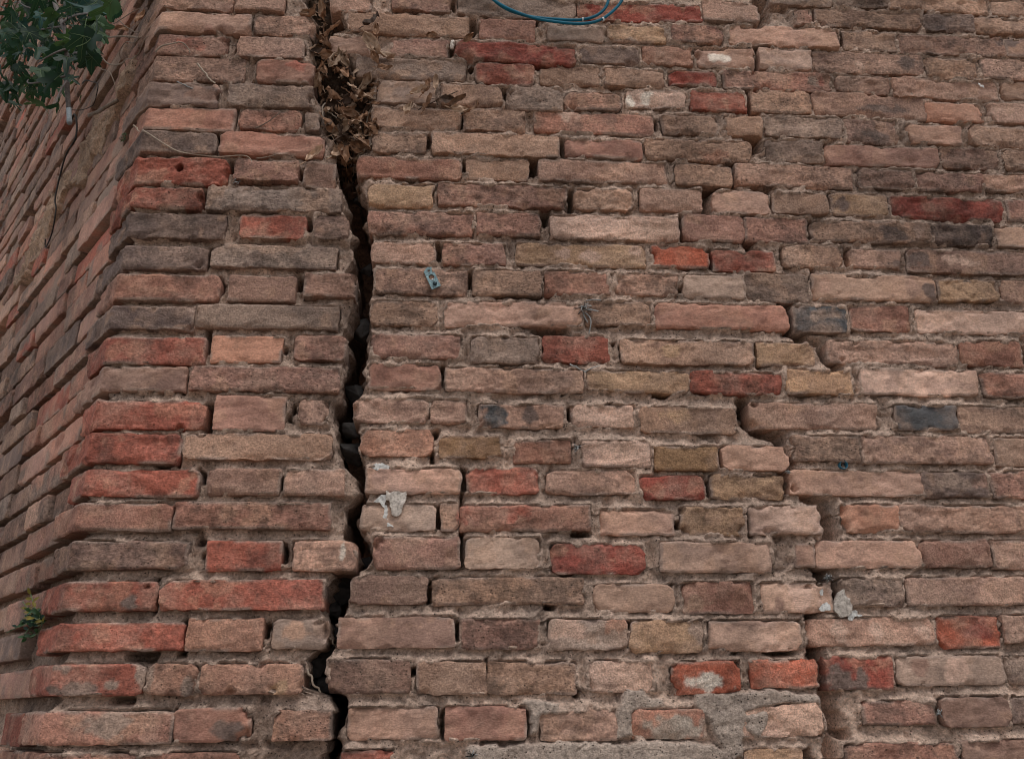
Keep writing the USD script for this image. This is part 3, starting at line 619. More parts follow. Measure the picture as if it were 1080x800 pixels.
SMEAR = [(144, 66), (136, 95), (124, 118), (113, 142), (106, 162), (93, 182), (76, 203), (62, 222), (57, 240), (44, 266), (29, 294), (16, 303), (27, 275), (40, 246), (47, 226), (55, 206), (70, 190),
         (84, 166), (94, 150), (100, 130), (116, 108), (130, 84), (137, 66)]
HOLLOWS = [[(64, 60), (78, 30), (112, 0), (104, 30), (96, 52), (84, 74), (70, 84)], [(26, 214), (40, 186), (50, 180), (46, 198), (34, 216)], [(56, 106), (70, 88), (88, 78), (84, 96), (66, 116)]]
# ---- left section: front strip and side face in one sheet
ULEFT = 1.75
EL, _ = crack_edges(zs)
zl_top = 3.6
usl = np.concatenate([np.linspace(-7.0, -ULEFT, 60)[:-1], np.arange(-ULEFT, -0.02, 0.0042), np.linspace(-0.02, 0.0, 8)])
nfr = int((EL - corner_x(zs)).max() / 0.0033)
sfr = np.linspace(0, 1, nfr)[1:]
# rows of the side face: follow the corner bricks, then go on up and down at the same pitch
rows = [(b["z0"], b["z1"]) for b in corner_rows]
pitch = (rows[-1][0] - rows[0][0]) / (len(rows) - 1)
while rows[-1][1] < 5.6:
    z = rows[-1][0] + pitch * (0.97 + 0.06 * rng.random()); rows.append((z, z + pitch * 0.76))
low = []
while (low[0] if low else rows[0])[0] > 1.30:
    z = (low[0] if low else rows[0])[0] - pitch; low.insert(0, (z, z + pitch * 0.76))
n_low = len(low)
rows = low + rows
side_bricks = []
SIDE_TONES = ["r", "m", "b", "r", "d", "g", "m", "b", "t", "r", "p", "m", "d", "R"]
for k, (z0, z1) in enumerate(rows):
    cbk = corner_rows[k - n_low] if 0 <= k - n_low < len(corner_rows) else None
    ret = (0.075 + 0.05 * rng.random()) if k % 2 else (0.12 + 0.05 * rng.random())
    if cbk is not None:
        cbk["ret"] = ret
        u = -ret - 0.006 - 0.006 * rng.random()
    else:
        u = 0.10 if k % 2 else 0.02
        u = -0.004
    while u > -4.6:
        ln = (0.12 + 0.045 * rng.random()) if rng.random() < 0.45 else (0.23 + 0.06 * rng.random())
        h0, h1 = rng.normal(0, 0.0022, 2)
        pr = 0.015 + 0.0045 * rng.normal()
        if rng.random() < 0.045:
            pr -= 0.05                                           # fallen-out or deeply worn brick
        tone = np.array(TONE[SIDE_TONES[int(rng.integers(len(SIDE_TONES)))]], float) * (0.9 + 0.2 * rng.random())
        side_bricks.append(dict(u0=u - ln, u1=u, z0=z0 + h0, z1=z1 + h1, n=pr, tone=tone))
        u -= ln + 0.004 + 0.012 * rng.random() ** 2
FINE_Z2 = np.arange(fine_z[0], 3.9, 0.0045)
zsl = np.concatenate([np.linspace(-0.02, FINE_Z2[0], 50)[:-1], FINE_Z2, np.linspace(FINE_Z2[-1], 6.2, 120)[1:]])
ELz, _ = crack_edges(zsl)
widthz = ELz - corner_x(zsl)
Ul = np.concatenate([np.repeat(usl[:, None], len(zsl), 1), sfr[:, None] * widthz[None, :]])
Zl = np.ones(len(Ul))[:, None] * zsl[None, :]
# relief of the side part (regular in u) and of the front part (regular in x)
ns = len(usl)
Nl = np.zeros(Ul.shape); Tl = np.ones(Ul.shape + (3,)) * alb(MORTAR)
cornerU = [dict(u0=-b["ret"], u1=b["u1"], z0=b["z0"], z1=b["z1"], n=b["n"]) for b in corner_rows]
N1, f1, _ = mortar_relief(Ul[:ns], Zl[:ns], [b for b in side_bricks] + cornerU, 0.016, 105, 0.26, 0.016, 0.25, 0.4)
Nl[:ns] = N1; Tl[:ns] *= (0.80 + 0.36 * f1)[..., None]
import shapely
def left_poly(pts, soft, sd, wob):
    uv = np.array([on_left(float(a), float(b), 0.015) for a, b in pts])
    g = shapely.Polygon(uv)
    pt = shapely.points(Ul[:ns], Zl[:ns])
    d = shapely.distance(g.boundary, pt) * np.where(shapely.contains(g, pt), 1, -1)
    p3 = np.stack([Ul[:ns], Zl[:ns], 0 * Zl[:ns]], -1)
    return np.clip((d + (fbm(p3 * 24, 4, sd) - 0.5) * wob) / soft + 0.5, 0, 1)
k = left_poly(SMEAR, 0.006, 81, 0.10)
p3 = np.stack([Ul[:ns], Zl[:ns], 0 * Zl[:ns]], -1)
Nl[:ns] = Nl[:ns] * (1 - k) + k * (0.022 + (fbm(p3 * [10, 22, 1], 4, 82) - 0.5) * 0.035 + (fbm(p3 * [50, 90, 1], 3, 85) - 0.5) * 0.016)
Tl[:ns] = Tl[:ns] * (1 - k[..., None]) + k[..., None] * alb((158, 131, 110)) * (0.8 + 0.4 * fbm(p3 * 14, 3, 83))[..., None]
for pts in HOLLOWS:
    Nl[:ns] -= left_poly(pts, 0.02, 84, 0.05) * 0.13
Ng2, Tg2 = relief_warped(Ul[ns:] + corner_x(Zl[ns:]), Zl[ns:], [dict(b, u0=b["x0"], u1=b["x1"]) for b in bricks["left"]], None, PROUD["left"], 205, 0.62, 0.002)
Nl[ns:] = Ng2; Tl[ns:] = Tg2
Xf, Zf, Nf = flank(ELz, zsl, Nl[-1], -1, 0.36, 41)
Uf = Xf - corner_x(Zf)
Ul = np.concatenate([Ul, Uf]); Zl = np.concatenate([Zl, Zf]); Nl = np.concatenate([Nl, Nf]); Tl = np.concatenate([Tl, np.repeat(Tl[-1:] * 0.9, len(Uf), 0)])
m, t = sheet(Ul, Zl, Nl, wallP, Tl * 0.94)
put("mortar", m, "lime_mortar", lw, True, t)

# ---- the bricks themselves
def flat_x(u, z): return u
def left_x(u, z): return u + corner_x(z)
seed = 1000
for b, raw in zip(bricks["right"], BR["right"]):
    seed += 1
    tone = np.array(TONE[b["c"]], float) * (0.93 + 0.14 * rng.random())
    e = crack_edges(np.array([(b["z0"] + b["z1"]) / 2]))[1][0]
    m, t = brick_mesh(b["x0"], b["x1"], b["z0"], b["z1"], b["n"], tone, seed, flatP, flat_x, relief=0.62 + 0.45 * rng.random(), back=0.16 if b["x0"] < e + 0.03 else 0.05)
    put("brick", m, brick_look(b["c"], raw[2], rng), rw, True, t)
for b, raw in zip(bricks["left"], BR["left"]):
    seed += 1
    tone = np.array(TONE[b["c"]], float) * (0.93 + 0.14 * rng.random())
    u0 = -b["ret"] if b.get("corner") else b["u0"]
    e = crack_edges(np.array([(b["z0"] + b["z1"]) / 2]))[0][0]
    near_hole = abs((b["x0"] + b["x1"]) / 2 - holeW[0]) < 0.1 and b["z0"] < holeW[2] < b["z1"]
    m, t = brick_mesh(u0, b["u1"], b["z0"], b["z1"], b["n"], tone, seed, wallP, left_x, step=0.0020 if near_hole else 0.0031,
                      back=0.14 if b["x1"] > e - 0.03 else 0.05, tilt=(0.0, float(rng.normal(0, 0.03))) if b.get("corner") else None, hole=holeW if near_hole else None, relief=0.45 + 0.4 * rng.random())
    put("brick", m, brick_look(b["c"], raw[2], rng), lw, True, t)
budget = 300 - len(bricks["left"])
cand, rest = [], []
for b in side_bricks:
    P = wallP(np.array([b["u0"], b["u1"]]), np.array([(b["z0"] + b["z1"]) / 2] * 2), np.array([b["n"]] * 2))
    x, y = project(P)
    inview = x.max() > 0 and x.min() < 250 and y.max() > -4 and y.min() < 806
    (cand if inview else rest).append((abs(x[1] - x[0]) * 10, b, (x, y)))
cand.sort(key=lambda c: -c[0])
def side_tiles(items, out):
    global seed
    for _, b, _xy in items:
        seed += 1
        m, t = brick_mesh(b["u0"], b["u1"], b["z0"], b["z1"], b["n"], b["tone"], seed, wallP, None, step=0.0042, round_r=0.0018, relief=0.28)
        out(m, t)
side_tiles(cand[:budget], lambda m, t: put("brick", m, ["old_brick", "smooth_brick", "crusted_brick", "sandy_brick"][int(rng.integers(4))], lw, True, t))
SIDE_INFO = (len(cand), len(rest), len(bricks["left"]), len(bricks["right"]))
if True:                                                                  # courses beyond the picture, joined
    vs, fs, ts, o = [], [], [], 0
    far = cand[budget:] + [c for c in rest if c[1]["u1"] < 0.05]
    for q, (_, b, _xy) in enumerate(far):
        seed += 1
        (v, f), t = brick_mesh(b["u0"], b["u1"], b["z0"], b["z1"], b["n"], b["tone"], seed, wallP, None, step=0.005 if q < len(cand) - budget else 0.03)
        vs.append(v); fs.append(f + o); ts.append(t); o += len(v)
    if vs:
        put("brick_courses", (np.vstack(vs), np.vstack(fs)), "old_brick", lw, True, np.vstack(ts), kind="stuff")
    vs, fs, ts, o = [], [], [], 0
    def outer(xa, xb, za, zb, wall):
        global seed
        out = []
        z = za
        while z < zb:
            near = [b["x1"] for b in bricks["right"] if b["z0"] < z + pitch * 0.8 and b["z1"] > z]
            x = max(near) + 0.012 if wall and near else xa - 0.1 * rng.random()
            while x < xb:
                ln = 0.13 if rng.random() < 0.5 else 0.26
                out.append((x, min(x + ln, xb), z, z + pitch * 0.76)); x += ln + 0.012
            z += pitch
        return out
    exr, etop = on_front(1096.0, 400.0)[0], zhi + 0.0
    todo = outer(exr + 0.02, exr + 1.2, 1.2, 4.2, 1) + outer(-0.15, exr, etop + 0.02, 4.2, 0) + outer(-0.15, exr, 0.05, zlo - 0.09, 0)
    for (a, b2, c, d) in todo:
        seed += 1
        tone = np.array(TONE["ptgmbr"[int(rng.integers(6))]], float)
        (v, f), t = brick_mesh(a, b2, c, d, 0.0165, tone, seed, flatP, None, step=0.012)
        vs.append(v); fs.append(f + o); ts.append(t); o += len(v)
    put("brick_courses", (np.vstack(vs), np.vstack(fs)), "old_brick", rw, True, np.vstack(ts), kind="stuff")

# ------------------------------------------------------------------ small helpers for thin things
def smooth_path(P, n):
    P = np.asarray(P, float)
    if len(P) < 3:
        t = np.linspace(0, 1, n)[:, None]
        return P[0] * (1 - t) + P[-1] * t
    from scipy.interpolate import CubicSpline
    d = np.concatenate([[0], np.cumsum(np.linalg.norm(np.diff(P, axis=0), axis=1) + 1e-9)])
    return CubicSpline(d, P)(np.linspace(0, d[-1], n))
def tube(path, r, sides=8, jitter=0.0, seed=0):
    path = np.asarray(path, float); n = len(path)
    r = np.broadcast_to(np.asarray(r, float), (n,))
    T = np.gradient(path, axis=0); T /= np.linalg.norm(T, axis=1, keepdims=True) + 1e-12
    up = np.array([0.31, -0.87, 0.38]); A = np.cross(T, up); A /= np.linalg.norm(A, axis=1, keepdims=True) + 1e-12
    B = np.cross(T, A)
    an = np.linspace(0, 2 * math.pi, sides, endpoint=False)
    g = np.random.default_rng(seed)
    rr = r[:, None] * (1 + jitter * (g.random((n, sides)) - 0.5))
    V = path[:, None] + rr[..., None] * (np.cos(an)[None, :, None] * A[:, None] + np.sin(an)[None, :, None] * B[:, None])
    V = V.reshape(-1, 3); F = []
    for i in range(n - 1):
        a = i * sides + np.arange(sides); b = i * sides + (np.arange(sides) + 1) % sides
        F += [np.stack([a, b, b + sides], 1), np.stack([a, b + sides, a + sides], 1)]
    V = np.vstack([V, path[0], path[-1]]); e0, e1 = len(V) - 2, len(V) - 1
    a = np.arange(sides); b = (a + 1) % sides
    F += [np.stack([np.full(sides, e0), b, a], 1), np.stack([np.full(sides, e1), a + (n - 1) * sides, b + (n - 1) * sides], 1)]
    return V, np.vstack(F)
def join(parts):
    V, F, o = [], [], 0
    for v, f in parts:
        V.append(v); F.append(np.asarray(f) + o); o += len(v)
    return np.vstack(V), np.vstack(F)
def front_path(pts, n):
    """Points given as (px, py, distance in front of the wall plane)."""
    return np.array([on_front(float(a), float(b), c) for a, b, c in pts])
def left_pt(px, py, n):
    """Point n in front of the side face's plane seen at a photograph pixel."""
    e = (ca - cb) / np.linalg.norm(ca - cb)
    N = np.cross(LD, e); N /= np.linalg.norm(N)
    N = N if N @ NL > 0 else -N
    d = ray(float(px), float(py))
    return CAM + d * (((cb + n * N - CAM) @ N) / (d @ N))
def left_path(pts):
    return np.array([left_pt(a, b, c + 0.01) for a, b, c in pts])


# ------------------------------------------------------------------ ground
gv = np.array([[x, y, 0.0] for x in np.linspace(-60, 60, 41) for y in np.linspace(-80, 40, 41)])
gi = np.arange(41 * 41).reshape(41, 41)
gq = np.stack([gi[:-1, :-1], gi[1:, :-1], gi[1:, 1:], gi[:-1, 1:]], -1).reshape(-1, 4)
gm = put("ground", (gv, np.vstack([gq[:, [0, 1, 2]], gq[:, [0, 2, 3]]])), "bare_earth", None, True)
tag(gm, kind="structure")

# ------------------------------------------------------------------ plaster scraps stuck to the wall (parts of it)
def slab(pts, n, thick, seed, plane="front"):
    import shapely
    P = np.array([on_front(float(a), float(b), n) for a, b in pts])[:, [0, 2]]
    g = shapely.Polygon(P).buffer(0)
    r = np.random.default_rng(seed)
    b = g.exterior
    ring = np.array([b.interpolate(t, normalized=True).coords[0] for t in np.linspace(0, 1, 70, endpoint=False)])
    ring += (fbm(np.stack([ring[:, 0], ring[:, 1], ring[:, 0] * 0 + seed], -1) * 150, 3, seed) - 0.5)[:, None] * 0.009
    g = shapely.Polygon(ring).buffer(0)
    g = max(getattr(g, "geoms", [g]), key=lambda q: q.area)
    m = trimesh.creation.extrude_polygon(g, thick, engine="earcut")
    m = m.subdivide_to_size(0.0055)
    v = np.array(m.vertices)
    top = v[:, 2] > thick * 0.5
    bump = (fbm(np.stack([v[:, 0], v[:, 1], 0 * v[:, 0]], -1) * 70, 3, seed + 1) - 0.5) * 0.006
    out = np.stack([v[:, 0], -(n + v[:, 2] + np.where(top, bump, 0)), v[:, 1]], -1)
    return out, np.array(m.faces)[:, ::-1]
for i, (pts, n, th, mat) in enumerate([
    ([(391, 492), (396, 489), (402, 487), (407, 490), (411, 493), (411, 497), (405, 499), (400, 497), (393, 497)], 0.013, 0.004, "white_plaster"),
    ([(397, 497), (405, 499), (403, 502), (399, 501)], 0.012, 0.0025, "white_plaster"),
    ([(406, 517), (413, 519), (420, 519), (429, 518), (427, 528), (423, 541), (420, 545), (415, 545), (412, 535), (409, 526)], 0.014, 0.005, "plaster_crust"),
    ([(394, 529), (402, 522), (407, 523), (408, 533), (410, 541), (407, 551), (415, 556), (405, 557), (403, 548), (405, 537), (401, 530)], 0.0135, 0.002, "white_plaster"),
    ([(878, 636), (881, 626), (888, 622), (892, 630), (899, 637), (898, 645), (892, 651), (884, 650), (879, 643)], 0.014, 0.006, "plaster_crust"),
    ([(896, 645), (905, 644), (909, 649), (900, 651), (898, 655), (895, 650)], 0.014, 0.0025, "white_plaster"),
    ([(867, 637), (872, 635), (876, 640), (875, 644), (867, 644), (863, 642)], 0.0155, 0.0015, "white_plaster"),
    ([(865, 622), (867, 621), (868, 627), (866, 627)], 0.0155, 0.0015, "white_plaster"),
    ([(361, 578), (364, 576), (364, 588), (361, 590)], 0.0205, 0.0015, "white_plaster"),
    ([(911, 626), (913, 626), (916, 638), (914, 638)], 0.0135, 0.0015, "white_plaster"),
    ([(1031, 88), (1036, 90), (1038, 93), (1033, 91)], 0.0155, 0.0015, "white_plaster")]):
    put("plaster_patch", slab(pts, n, th, 300 + i), mat, rw if i != 8 else lw, True)

# ------------------------------------------------------------------ dead leaves
def curled_leaf(c, length, width, yaw, pitch, roll, curl, seed, fold=0.0):
    """A dry leaf: pointed blade curled about its midrib, with a short stalk. c: centre."""
    r = np.random.default_rng(seed)
    a, b = np.meshgrid(np.linspace(0, 1, 13), np.linspace(-1, 1, 9), indexing="ij")
    prof = (np.sin(math.pi * np.clip(a, 0.015, 0.985)) ** 0.75) * (1.05 - 0.45 * a)
    rag = 1 + 0.75 * (fbm(np.stack([a * 5, b * 0 + np.sign(b), a * 0 + seed], -1), 3, seed) - 0.5)
    w = b * prof * width / 2 * rag
    ang = w / (width / 2) * curl
    x = (a - 0.5) * length
    y = np.where(abs(curl) > 1e-3, np.sin(ang) / max(abs(curl), 1e-3) * width / 2 * np.sign(curl), w)
    z = (1 - np.cos(ang)) / max(abs(curl), 1e-3) * width / 2 + fold * length * (a - 0.5) ** 2 * 1.6
    z = z + (fbm(np.stack([a * 4, b * 3, a * 0 + seed * 1.7], -1), 2, seed + 1) - 0.5) * width * 0.75
    V = np.stack([x, y, z], -1).reshape(-1, 3)
    idx = np.arange(a.size).reshape(a.shape)
    q = np.stack([idx[:-1, :-1], idx[1:, :-1], idx[1:, 1:], idx[:-1, 1:]], -1).reshape(-1, 4)
    F = np.vstack([q[:, [0, 1, 2]], q[:, [0, 2, 3]]])
    st = tube(smooth_path([[-0.5 * length, 0, 0.02 * length], [-0.66 * length, 0.02 * length, 0.05 * length], [-0.8 * length, 0.07 * length, 0.02 * length]], 6), 0.0008, 5)
    V, F = join([(V, F), st])
    R = trimesh.transformations.euler_matrix(roll, pitch, yaw, "rxyz")[:3, :3]
    # leaf frame: x along the wall, y up the wall, z outwards
    B = np.array([[1.0, 0, 0], [0, 0, 1.0], [0, -1.0, 0]])
    return np.asarray(c) + (V @ R.T) @ B, F
lr = np.random.default_rng(21)
LEAF_MATS = ["dead_leaf_brown", "dead_leaf_tan", "dead_leaf_dark", "dead_leaf_brown", "dead_leaf_tan"]
def crack_px(y):
    return np.interp(y, CRACK_L[:, 0], CRACK_L[:, 1]), np.interp(y, CRACK_R[:, 0], CRACK_R[:, 1])
def loose(name, m, mat, label, cat, group=None):
    g = put(name, m, mat, None, True)
    return tag(g, label, cat, group)
for i in range(135):
    y = 6 + 170 * lr.random() ** 0.75 if i < 118 else 165 + 40 * lr.random()
    a, b = crack_px(y)
    f = lr.random()
    x = a + 1 + (b - a - 1 + (7 if 85 < y < 140 else 0)) * f
    dep = 0.022 - 0.055 * lr.random() * (0.5 + 0.5 * (1 - abs(2 * f - 1))) if i < 118 else -0.03 - 0.05 * lr.random()
    c = on_front(x, y, dep)
    ln = 0.022 + 0.026 * lr.random()
    m = curled_leaf(c, ln, ln * (0.45 + 0.4 * lr.random()), lr.random() * 6.28, lr.normal(0, 0.7), lr.normal(0, 0.9), 0.5 + 1.7 * lr.random(), 500 + i, lr.normal(0.3, 0.3))
    mt = LEAF_MATS[int(lr.integers(5))]
    tone_ = {"dead_leaf_brown": "brown", "dead_leaf_tan": "pale tan", "dead_leaf_dark": "blackish brown"}[mt]
    where = "in the narrow upper part" if y < 75 else "in the wide middle" if y < 150 else "at the lower tip"
    loose("dead_leaf", m, mt, f"curled {tone_} dead leaf packed {where} of the crack's leaf pile", "dead leaf", f"{tone_} dead leaves {where} of the leaf pile")
# the finer litter under them
zc_ = np.arange(on_front(350., 172.)[2], on_front(350., -40.)[2], 0.004)
e0, e1 = crack_edges(zc_)
sx = np.linspace(0, 1, 30)
Xl_ = (e0 - 0.015)[None] * (1 - sx[:, None]) + (e1 + 0.015)[None] * sx[:, None]; Zl_ = np.ones(30)[:, None] * zc_[None]
pp = np.stack([Xl_, Zl_, 0 * Xl_], -1)
fill = np.clip((zc_ - zc_[0]) / 0.10, 0, 1)[None]
Nl_ = -0.080 + 0.030 * fill + (fbm(pp * 32, 4, 91) - 0.5) * 0.075 + (fbm(pp * 110, 2, 92) - 0.5) * 0.02
vs = [flatP(Xl_, Zl_, Nl_).reshape(-1, 3)]
ii = np.arange(Xl_.size).reshape(Xl_.shape); qq = np.stack([ii[:-1, :-1], ii[1:, :-1], ii[1:, 1:], ii[:-1, 1:]], -1).reshape(-1, 4)
parts = [(vs[0], np.vstack([qq[:, [0, 1, 2]], qq[:, [0, 2, 3]]]))]
g = put("leaf_litter", parts[0], "loose_earth", None, True); tag(g, "crumbled brown leaf litter and earth filling the top of the crack", "leaf litter", kind="stuff")
frag = []
for i in range(420):
    y = -6 + 178 * lr.random()
    a, b = crack_px(max(y, 0)); f = lr.random()
    c = on_front(a + (b - a) * f, y, -0.02 - 0.05 * lr.random())
    ln = 0.007 + 0.014 * lr.random()
    frag.append(curled_leaf(c, ln, ln * (0.35 + 0.5 * lr.random()), lr.random() * 6.28, lr.normal(0, 0.8), lr.normal(0, 0.9), 0.4 + 1.2 * lr.random(), 900 + i))
for k, mt in enumerate(("dead_leaf_brown", "dead_leaf_tan", "dead_leaf_dark")):
    g = put("leaf_fragments", join(frag[k::3]), mt, None, True)
    tag(g, ("small brown", "small tan", "small blackish")[k] + " fragments of dead leaves strewn through the crack litter", "leaf fragments", kind="stuff")
# leaves caught on the face of the wall
WALL_LEAVES = [(392, 22, 17, 0.75, 0.5, "dead_leaf_dark", "dark folded dead leaf hanging topmost right of the crack"),
 (398, 32, 15, 1.7, 1.6, "dead_leaf_brown", "narrow dark brown leaf hanging below the topmost dark folded leaf"),
 (393, 46, 22, -0.95, 0.9, "dead_leaf_tan", "large crinkled tan leaf hanging on the brick ledge right of the crack"),
 (404, 58, 19, 0.35, 1.2, "dead_leaf_tan", "pale upturned leaf with a curled tip, right below the crinkled tan leaf"),
 (395, 60, 13, -1.1, 0.6, "dead_leaf_brown", "brown leaf tucked behind the pale upturned leaf"),
 (406, 71, 12, 0.15, 0.6, "dead_leaf_brown", "flat brown scrap of leaf lowest below the pale upturned leaf"),
 (442, 96, 15, 0.05, 1.2, "dead_leaf_tan", "cream heart-shaped dry leaf on the brick face"),
 (450, 91, 13, 1.0, 0.9, "dead_leaf_brown", "brown leaf standing between two cream dry leaves"),
 (460, 87, 13, 1.5, 1.4, "dead_leaf_tan", "cream rolled leaf standing upright above the dangling twig"),
 (452, 108, 14, 0.7, 1.2, "dead_leaf_brown", "rolled tan-brown leaf under the cream heart-shaped leaf"),
 (431, 115, 15, 1.15, 1.3, "dead_leaf_tan", "tan split leaf lowest left of the scattered dry leaves"),
 (470, 105, 14, 0.2, 0.9, "dead_leaf_dark", "dark shrivelled leaf at the end of the small twig"),
 (483, 106, 15, 0.55, 2.2, "dead_leaf_brown", "brown rolled leaf pointing up beside the dark shrivelled leaf"),
 (485, 115, 15, -0.1, 1.0, "dead_leaf_tan", "dusty tan leaf lying over an open joint"),
 (498, 115, 14, 0.25, 1.1, "dead_leaf_brown", "brown leaf rightmost of the scattered dry leaves"),
 (456, 37, 10, 0.1, 0.8, "dead_leaf_brown", "ochre scrap of leaf lying in the bed joint high up"),
 (494, 39, 11, 0.7, 0.7, "dead_leaf_brown", "brown scrap of leaf by the pale lump in the joint"),
 (496, 72, 12, 1.3, 1.0, "dead_leaf_dark", "dark leaf stuck upright in the joint beside a red brick"),
 (332, 163, 19, 0.9, 2.4, "dead_leaf_tan", "tan leaf rolled into a tube left of the crack"),
 (148, 18, 14, 1.1, 1.0, "dead_leaf_brown", "orange-brown leaf caught above the root on the wall corner"),
 (129, 30, 14, 0.3, 1.0, "dead_leaf_brown", "orange-brown leaf lying on the hollow beside the fig plant")]
for i, (x, y, sz, yaw, curl, mt, lab) in enumerate(WALL_LEAVES):
    if x < 155:
        c = left_pt(x, y, 0.045)
    else:
        c = on_front(float(x), float(y), 0.034 if x > 350 else 0.038)
    ln = sz * 1.95e-3 * 1.35
    loose("dead_leaf", curled_leaf(c, ln, ln * 0.62, yaw, lr.normal(0, 0.35), lr.normal(0, 0.5), curl, 700 + i, 0.3), mt, lab, "dead leaf")

# ------------------------------------------------------------------ straws, twigs and roots
def strand(name, pts, r, mat, label, cat, left=False, n=24, sides=6, taper=0.6, jitter=0.15):
    r = r * (1.0 if name == "root" else 1.35)
    P = smooth_path(left_path(pts) if left else front_path(pts, n), n)
    t = np.linspace(0, 1, n)
    P = P + (fbm(np.stack([t * 6, t * 0, t * 0 + len(used)], -1), 2, 3) - 0.5)[:, None] * r * 2.0
    return loose(name, tube(P, r * (1 - (1 - taper) * t), sides, jitter, len(used)), mat, label, cat)
strand("straw", [(164, 55, .027), (170, 49, .032), (182, 46, .036), (192, 45, .036), (196, 48, .034), (200, 56, .03)], .0013, "dry_straw", "pale arched straw lying across the dark-patched brick near the corner", "straw")
strand("straw", [(209, 67, .026), (214, 75, .026), (220, 82, .025), (227, 88, .026)], .0016, "dry_straw", "short thick brown straw leaning against the bricks below the arched straw", "straw")
strand("straw", [(187, 86, .024), (195, 90, .026), (205, 94, .024)], .0009, "dry_grass_grey", "short grey straw stuck on a dark brick", "straw")
strand("straw", [(141, 132, .03), (147, 139, .03)], .0012, "dry_straw", "tiny pale straw at the very corner of the wall", "straw")
strand("straw", [(151, 137, .027), (160, 143, .027), (172, 151, .026), (186, 159, .024), (205, 163, .018), (238, 165, .018), (263, 166, .02), (266, 172, .024), (269, 180, .025)], .0011, "dry_straw",
       "longest pale straw running down past two bricks and along the joint", "straw", n=50)
strand("straw", [(270, 135, .022), (283, 128, .024), (296, 118, .024)], .0010, "root_bark", "thin brown straw slanting up a red brick left of the leaves", "straw")
strand("straw", [(271, 167, .02), (280, 166, .022), (291, 163, .022)], .0010, "root_bark", "thin brown straw lying level in the joint left of the crack", "straw")
strand("twig", [(345, 166, .022), (352, 164, .01), (359, 162, -.005)], .0014, "dry_straw", "short pale twig poking into the crack from its left edge", "twig")
strand("twig", [(377, 165, -.002), (384, 159, .008), (392, 152, .016)], .0022, "dry_straw", "thick pale twig slanting out of the crack's right edge", "twig")
strand("twig", [(343, 109, .0), (340, 116, .004), (342, 124, .006), (347, 134, .0)], .0013, "dry_straw", "pale bent twig standing among the dead leaves at their left", "twig")
strand("twig", [(390, 107, -.004), (389, 120, .002), (384, 133, .0)], .0015, "dry_straw", "pale stalk standing along the right edge of the leaf pile", "twig")
strand("twig", [(346, 118, .002), (351, 121, .004), (355, 125, .0)], .0011, "dry_straw", "tiny pale twig crossing the middle of the leaf pile", "twig")
strand("twig", [(360, 92, -.01), (368, 97, .0), (375, 103, -.004)], .0012, "dead_leaf_brown", "brown twig lying across the upper leaf pile", "twig")
strand("twig", [(441, 116, .022), (452, 110, .026), (465, 104, .028), (474, 100, .027), (483, 96, .026)], .0011, "dead_leaf_dark", "thin dark twig joining the scattered dry leaves", "twig")
strand("twig", [(601, 384, .020), (610, 388, .022), (618, 393, .020)], .0009, "dry_grass_grey", "grey stalk bending down over the long pale brick", "twig")
strand("twig", [(617, 392, .020), (624, 388, .022), (633, 386, .020)], .0009, "dry_grass_grey", "grey stalk bending up from the tip of another stalk", "twig")
strand("twig", [(324, 704, .0), (327, 712, .004), (331, 720, .002), (338, 730, -.004)], .0018, "dry_straw", "pale twig standing in the low niche of the crack", "twig")
strand("twig", [(347, 671, -.02), (351, 676, -.016), (354, 683, -.02)], .0014, "root_bark", "small twig caught deep in the crack above the niche", "twig")
strand("root", [(146, 40, .03), (135, 38.5, .035), (120, 39, .045), (106, 39.5, .05), (96, 41, .05), (94, 44, .05), (98, 50, .05), (105, 56, .045), (109, 63, .04), (115, 68, .036), (123, 68.5, .03), (131, 64, .03)],
       .0022, "root_bark", "pale root looped out from the corner in a wide bend", "root", left=True, n=70, taper=0.85)
strand("root", [(148, 39, .025), (137, 45, .03), (130, 48, .03), (127, 54, .03), (127, 61, .025)], .0016, "root_bark", "thin pale root curling down inside the wide looped root", "root", left=True, n=36)
strand("root", [(112, 0, .04), (118, 14, .05), (128, 24, .045), (136, 30, .035), (147, 33, .03)], .0016, "root_bark", "dry root running from the fig foliage down to the wide looped root", "root", left=True, n=36)
strand("root", [(100, 22, .05), (112, 26, .055), (124, 23, .05), (138, 14, .04), (150, 8, .03)], .0013, "root_bark", "dry root rising from the fig foliage towards the top of the corner", "root", left=True, n=36)
strand("root", [(104, 62, .04), (110, 74, .04), (118, 80, .035), (121, 92, .03), (116, 101, .03)], .0014, "root_bark", "thin dry root wriggling below the wide looped root", "root", left=True, n=36)
strand("root", [(132, 70, .03), (138, 62, .035), (145, 58, .03), (150, 48, .03), (157, 38, .028)], .0012, "dry_straw", "pale fine root climbing the corner beside the mortar smear", "root", left=True, n=30)
strand("root", [(86, 88, .03), (93, 85, .04), (100, 87, .045), (103, 95, .045), (101, 106, .04), (95, 113, .04), (86, 116, .05), (76, 116, .07)], .0017, "dark_root", "dark thin root arching from the cut fig stem to the wall", "root", left=True, n=44)
strand("root", [(122, 106, .02), (113, 112, .03), (105, 117, .035), (94, 122, .04)], .0042, "root_bark", "thick broken root stub with a pale end beside the mortar smear", "root", left=True, taper=1.1, jitter=0.35)
strand("root", [(73, 131, .035), (80, 141, .03), (79, 147, .03), (71, 160, .03), (65, 178, .03), (61, 194, .03), (58, 214, .034), (59, 229, .034), (56, 243, .03), (48, 252, .026)], .0026, "dark_root",
       "long dark root trailing down the side face below the cut stem", "root", left=True, n=70)

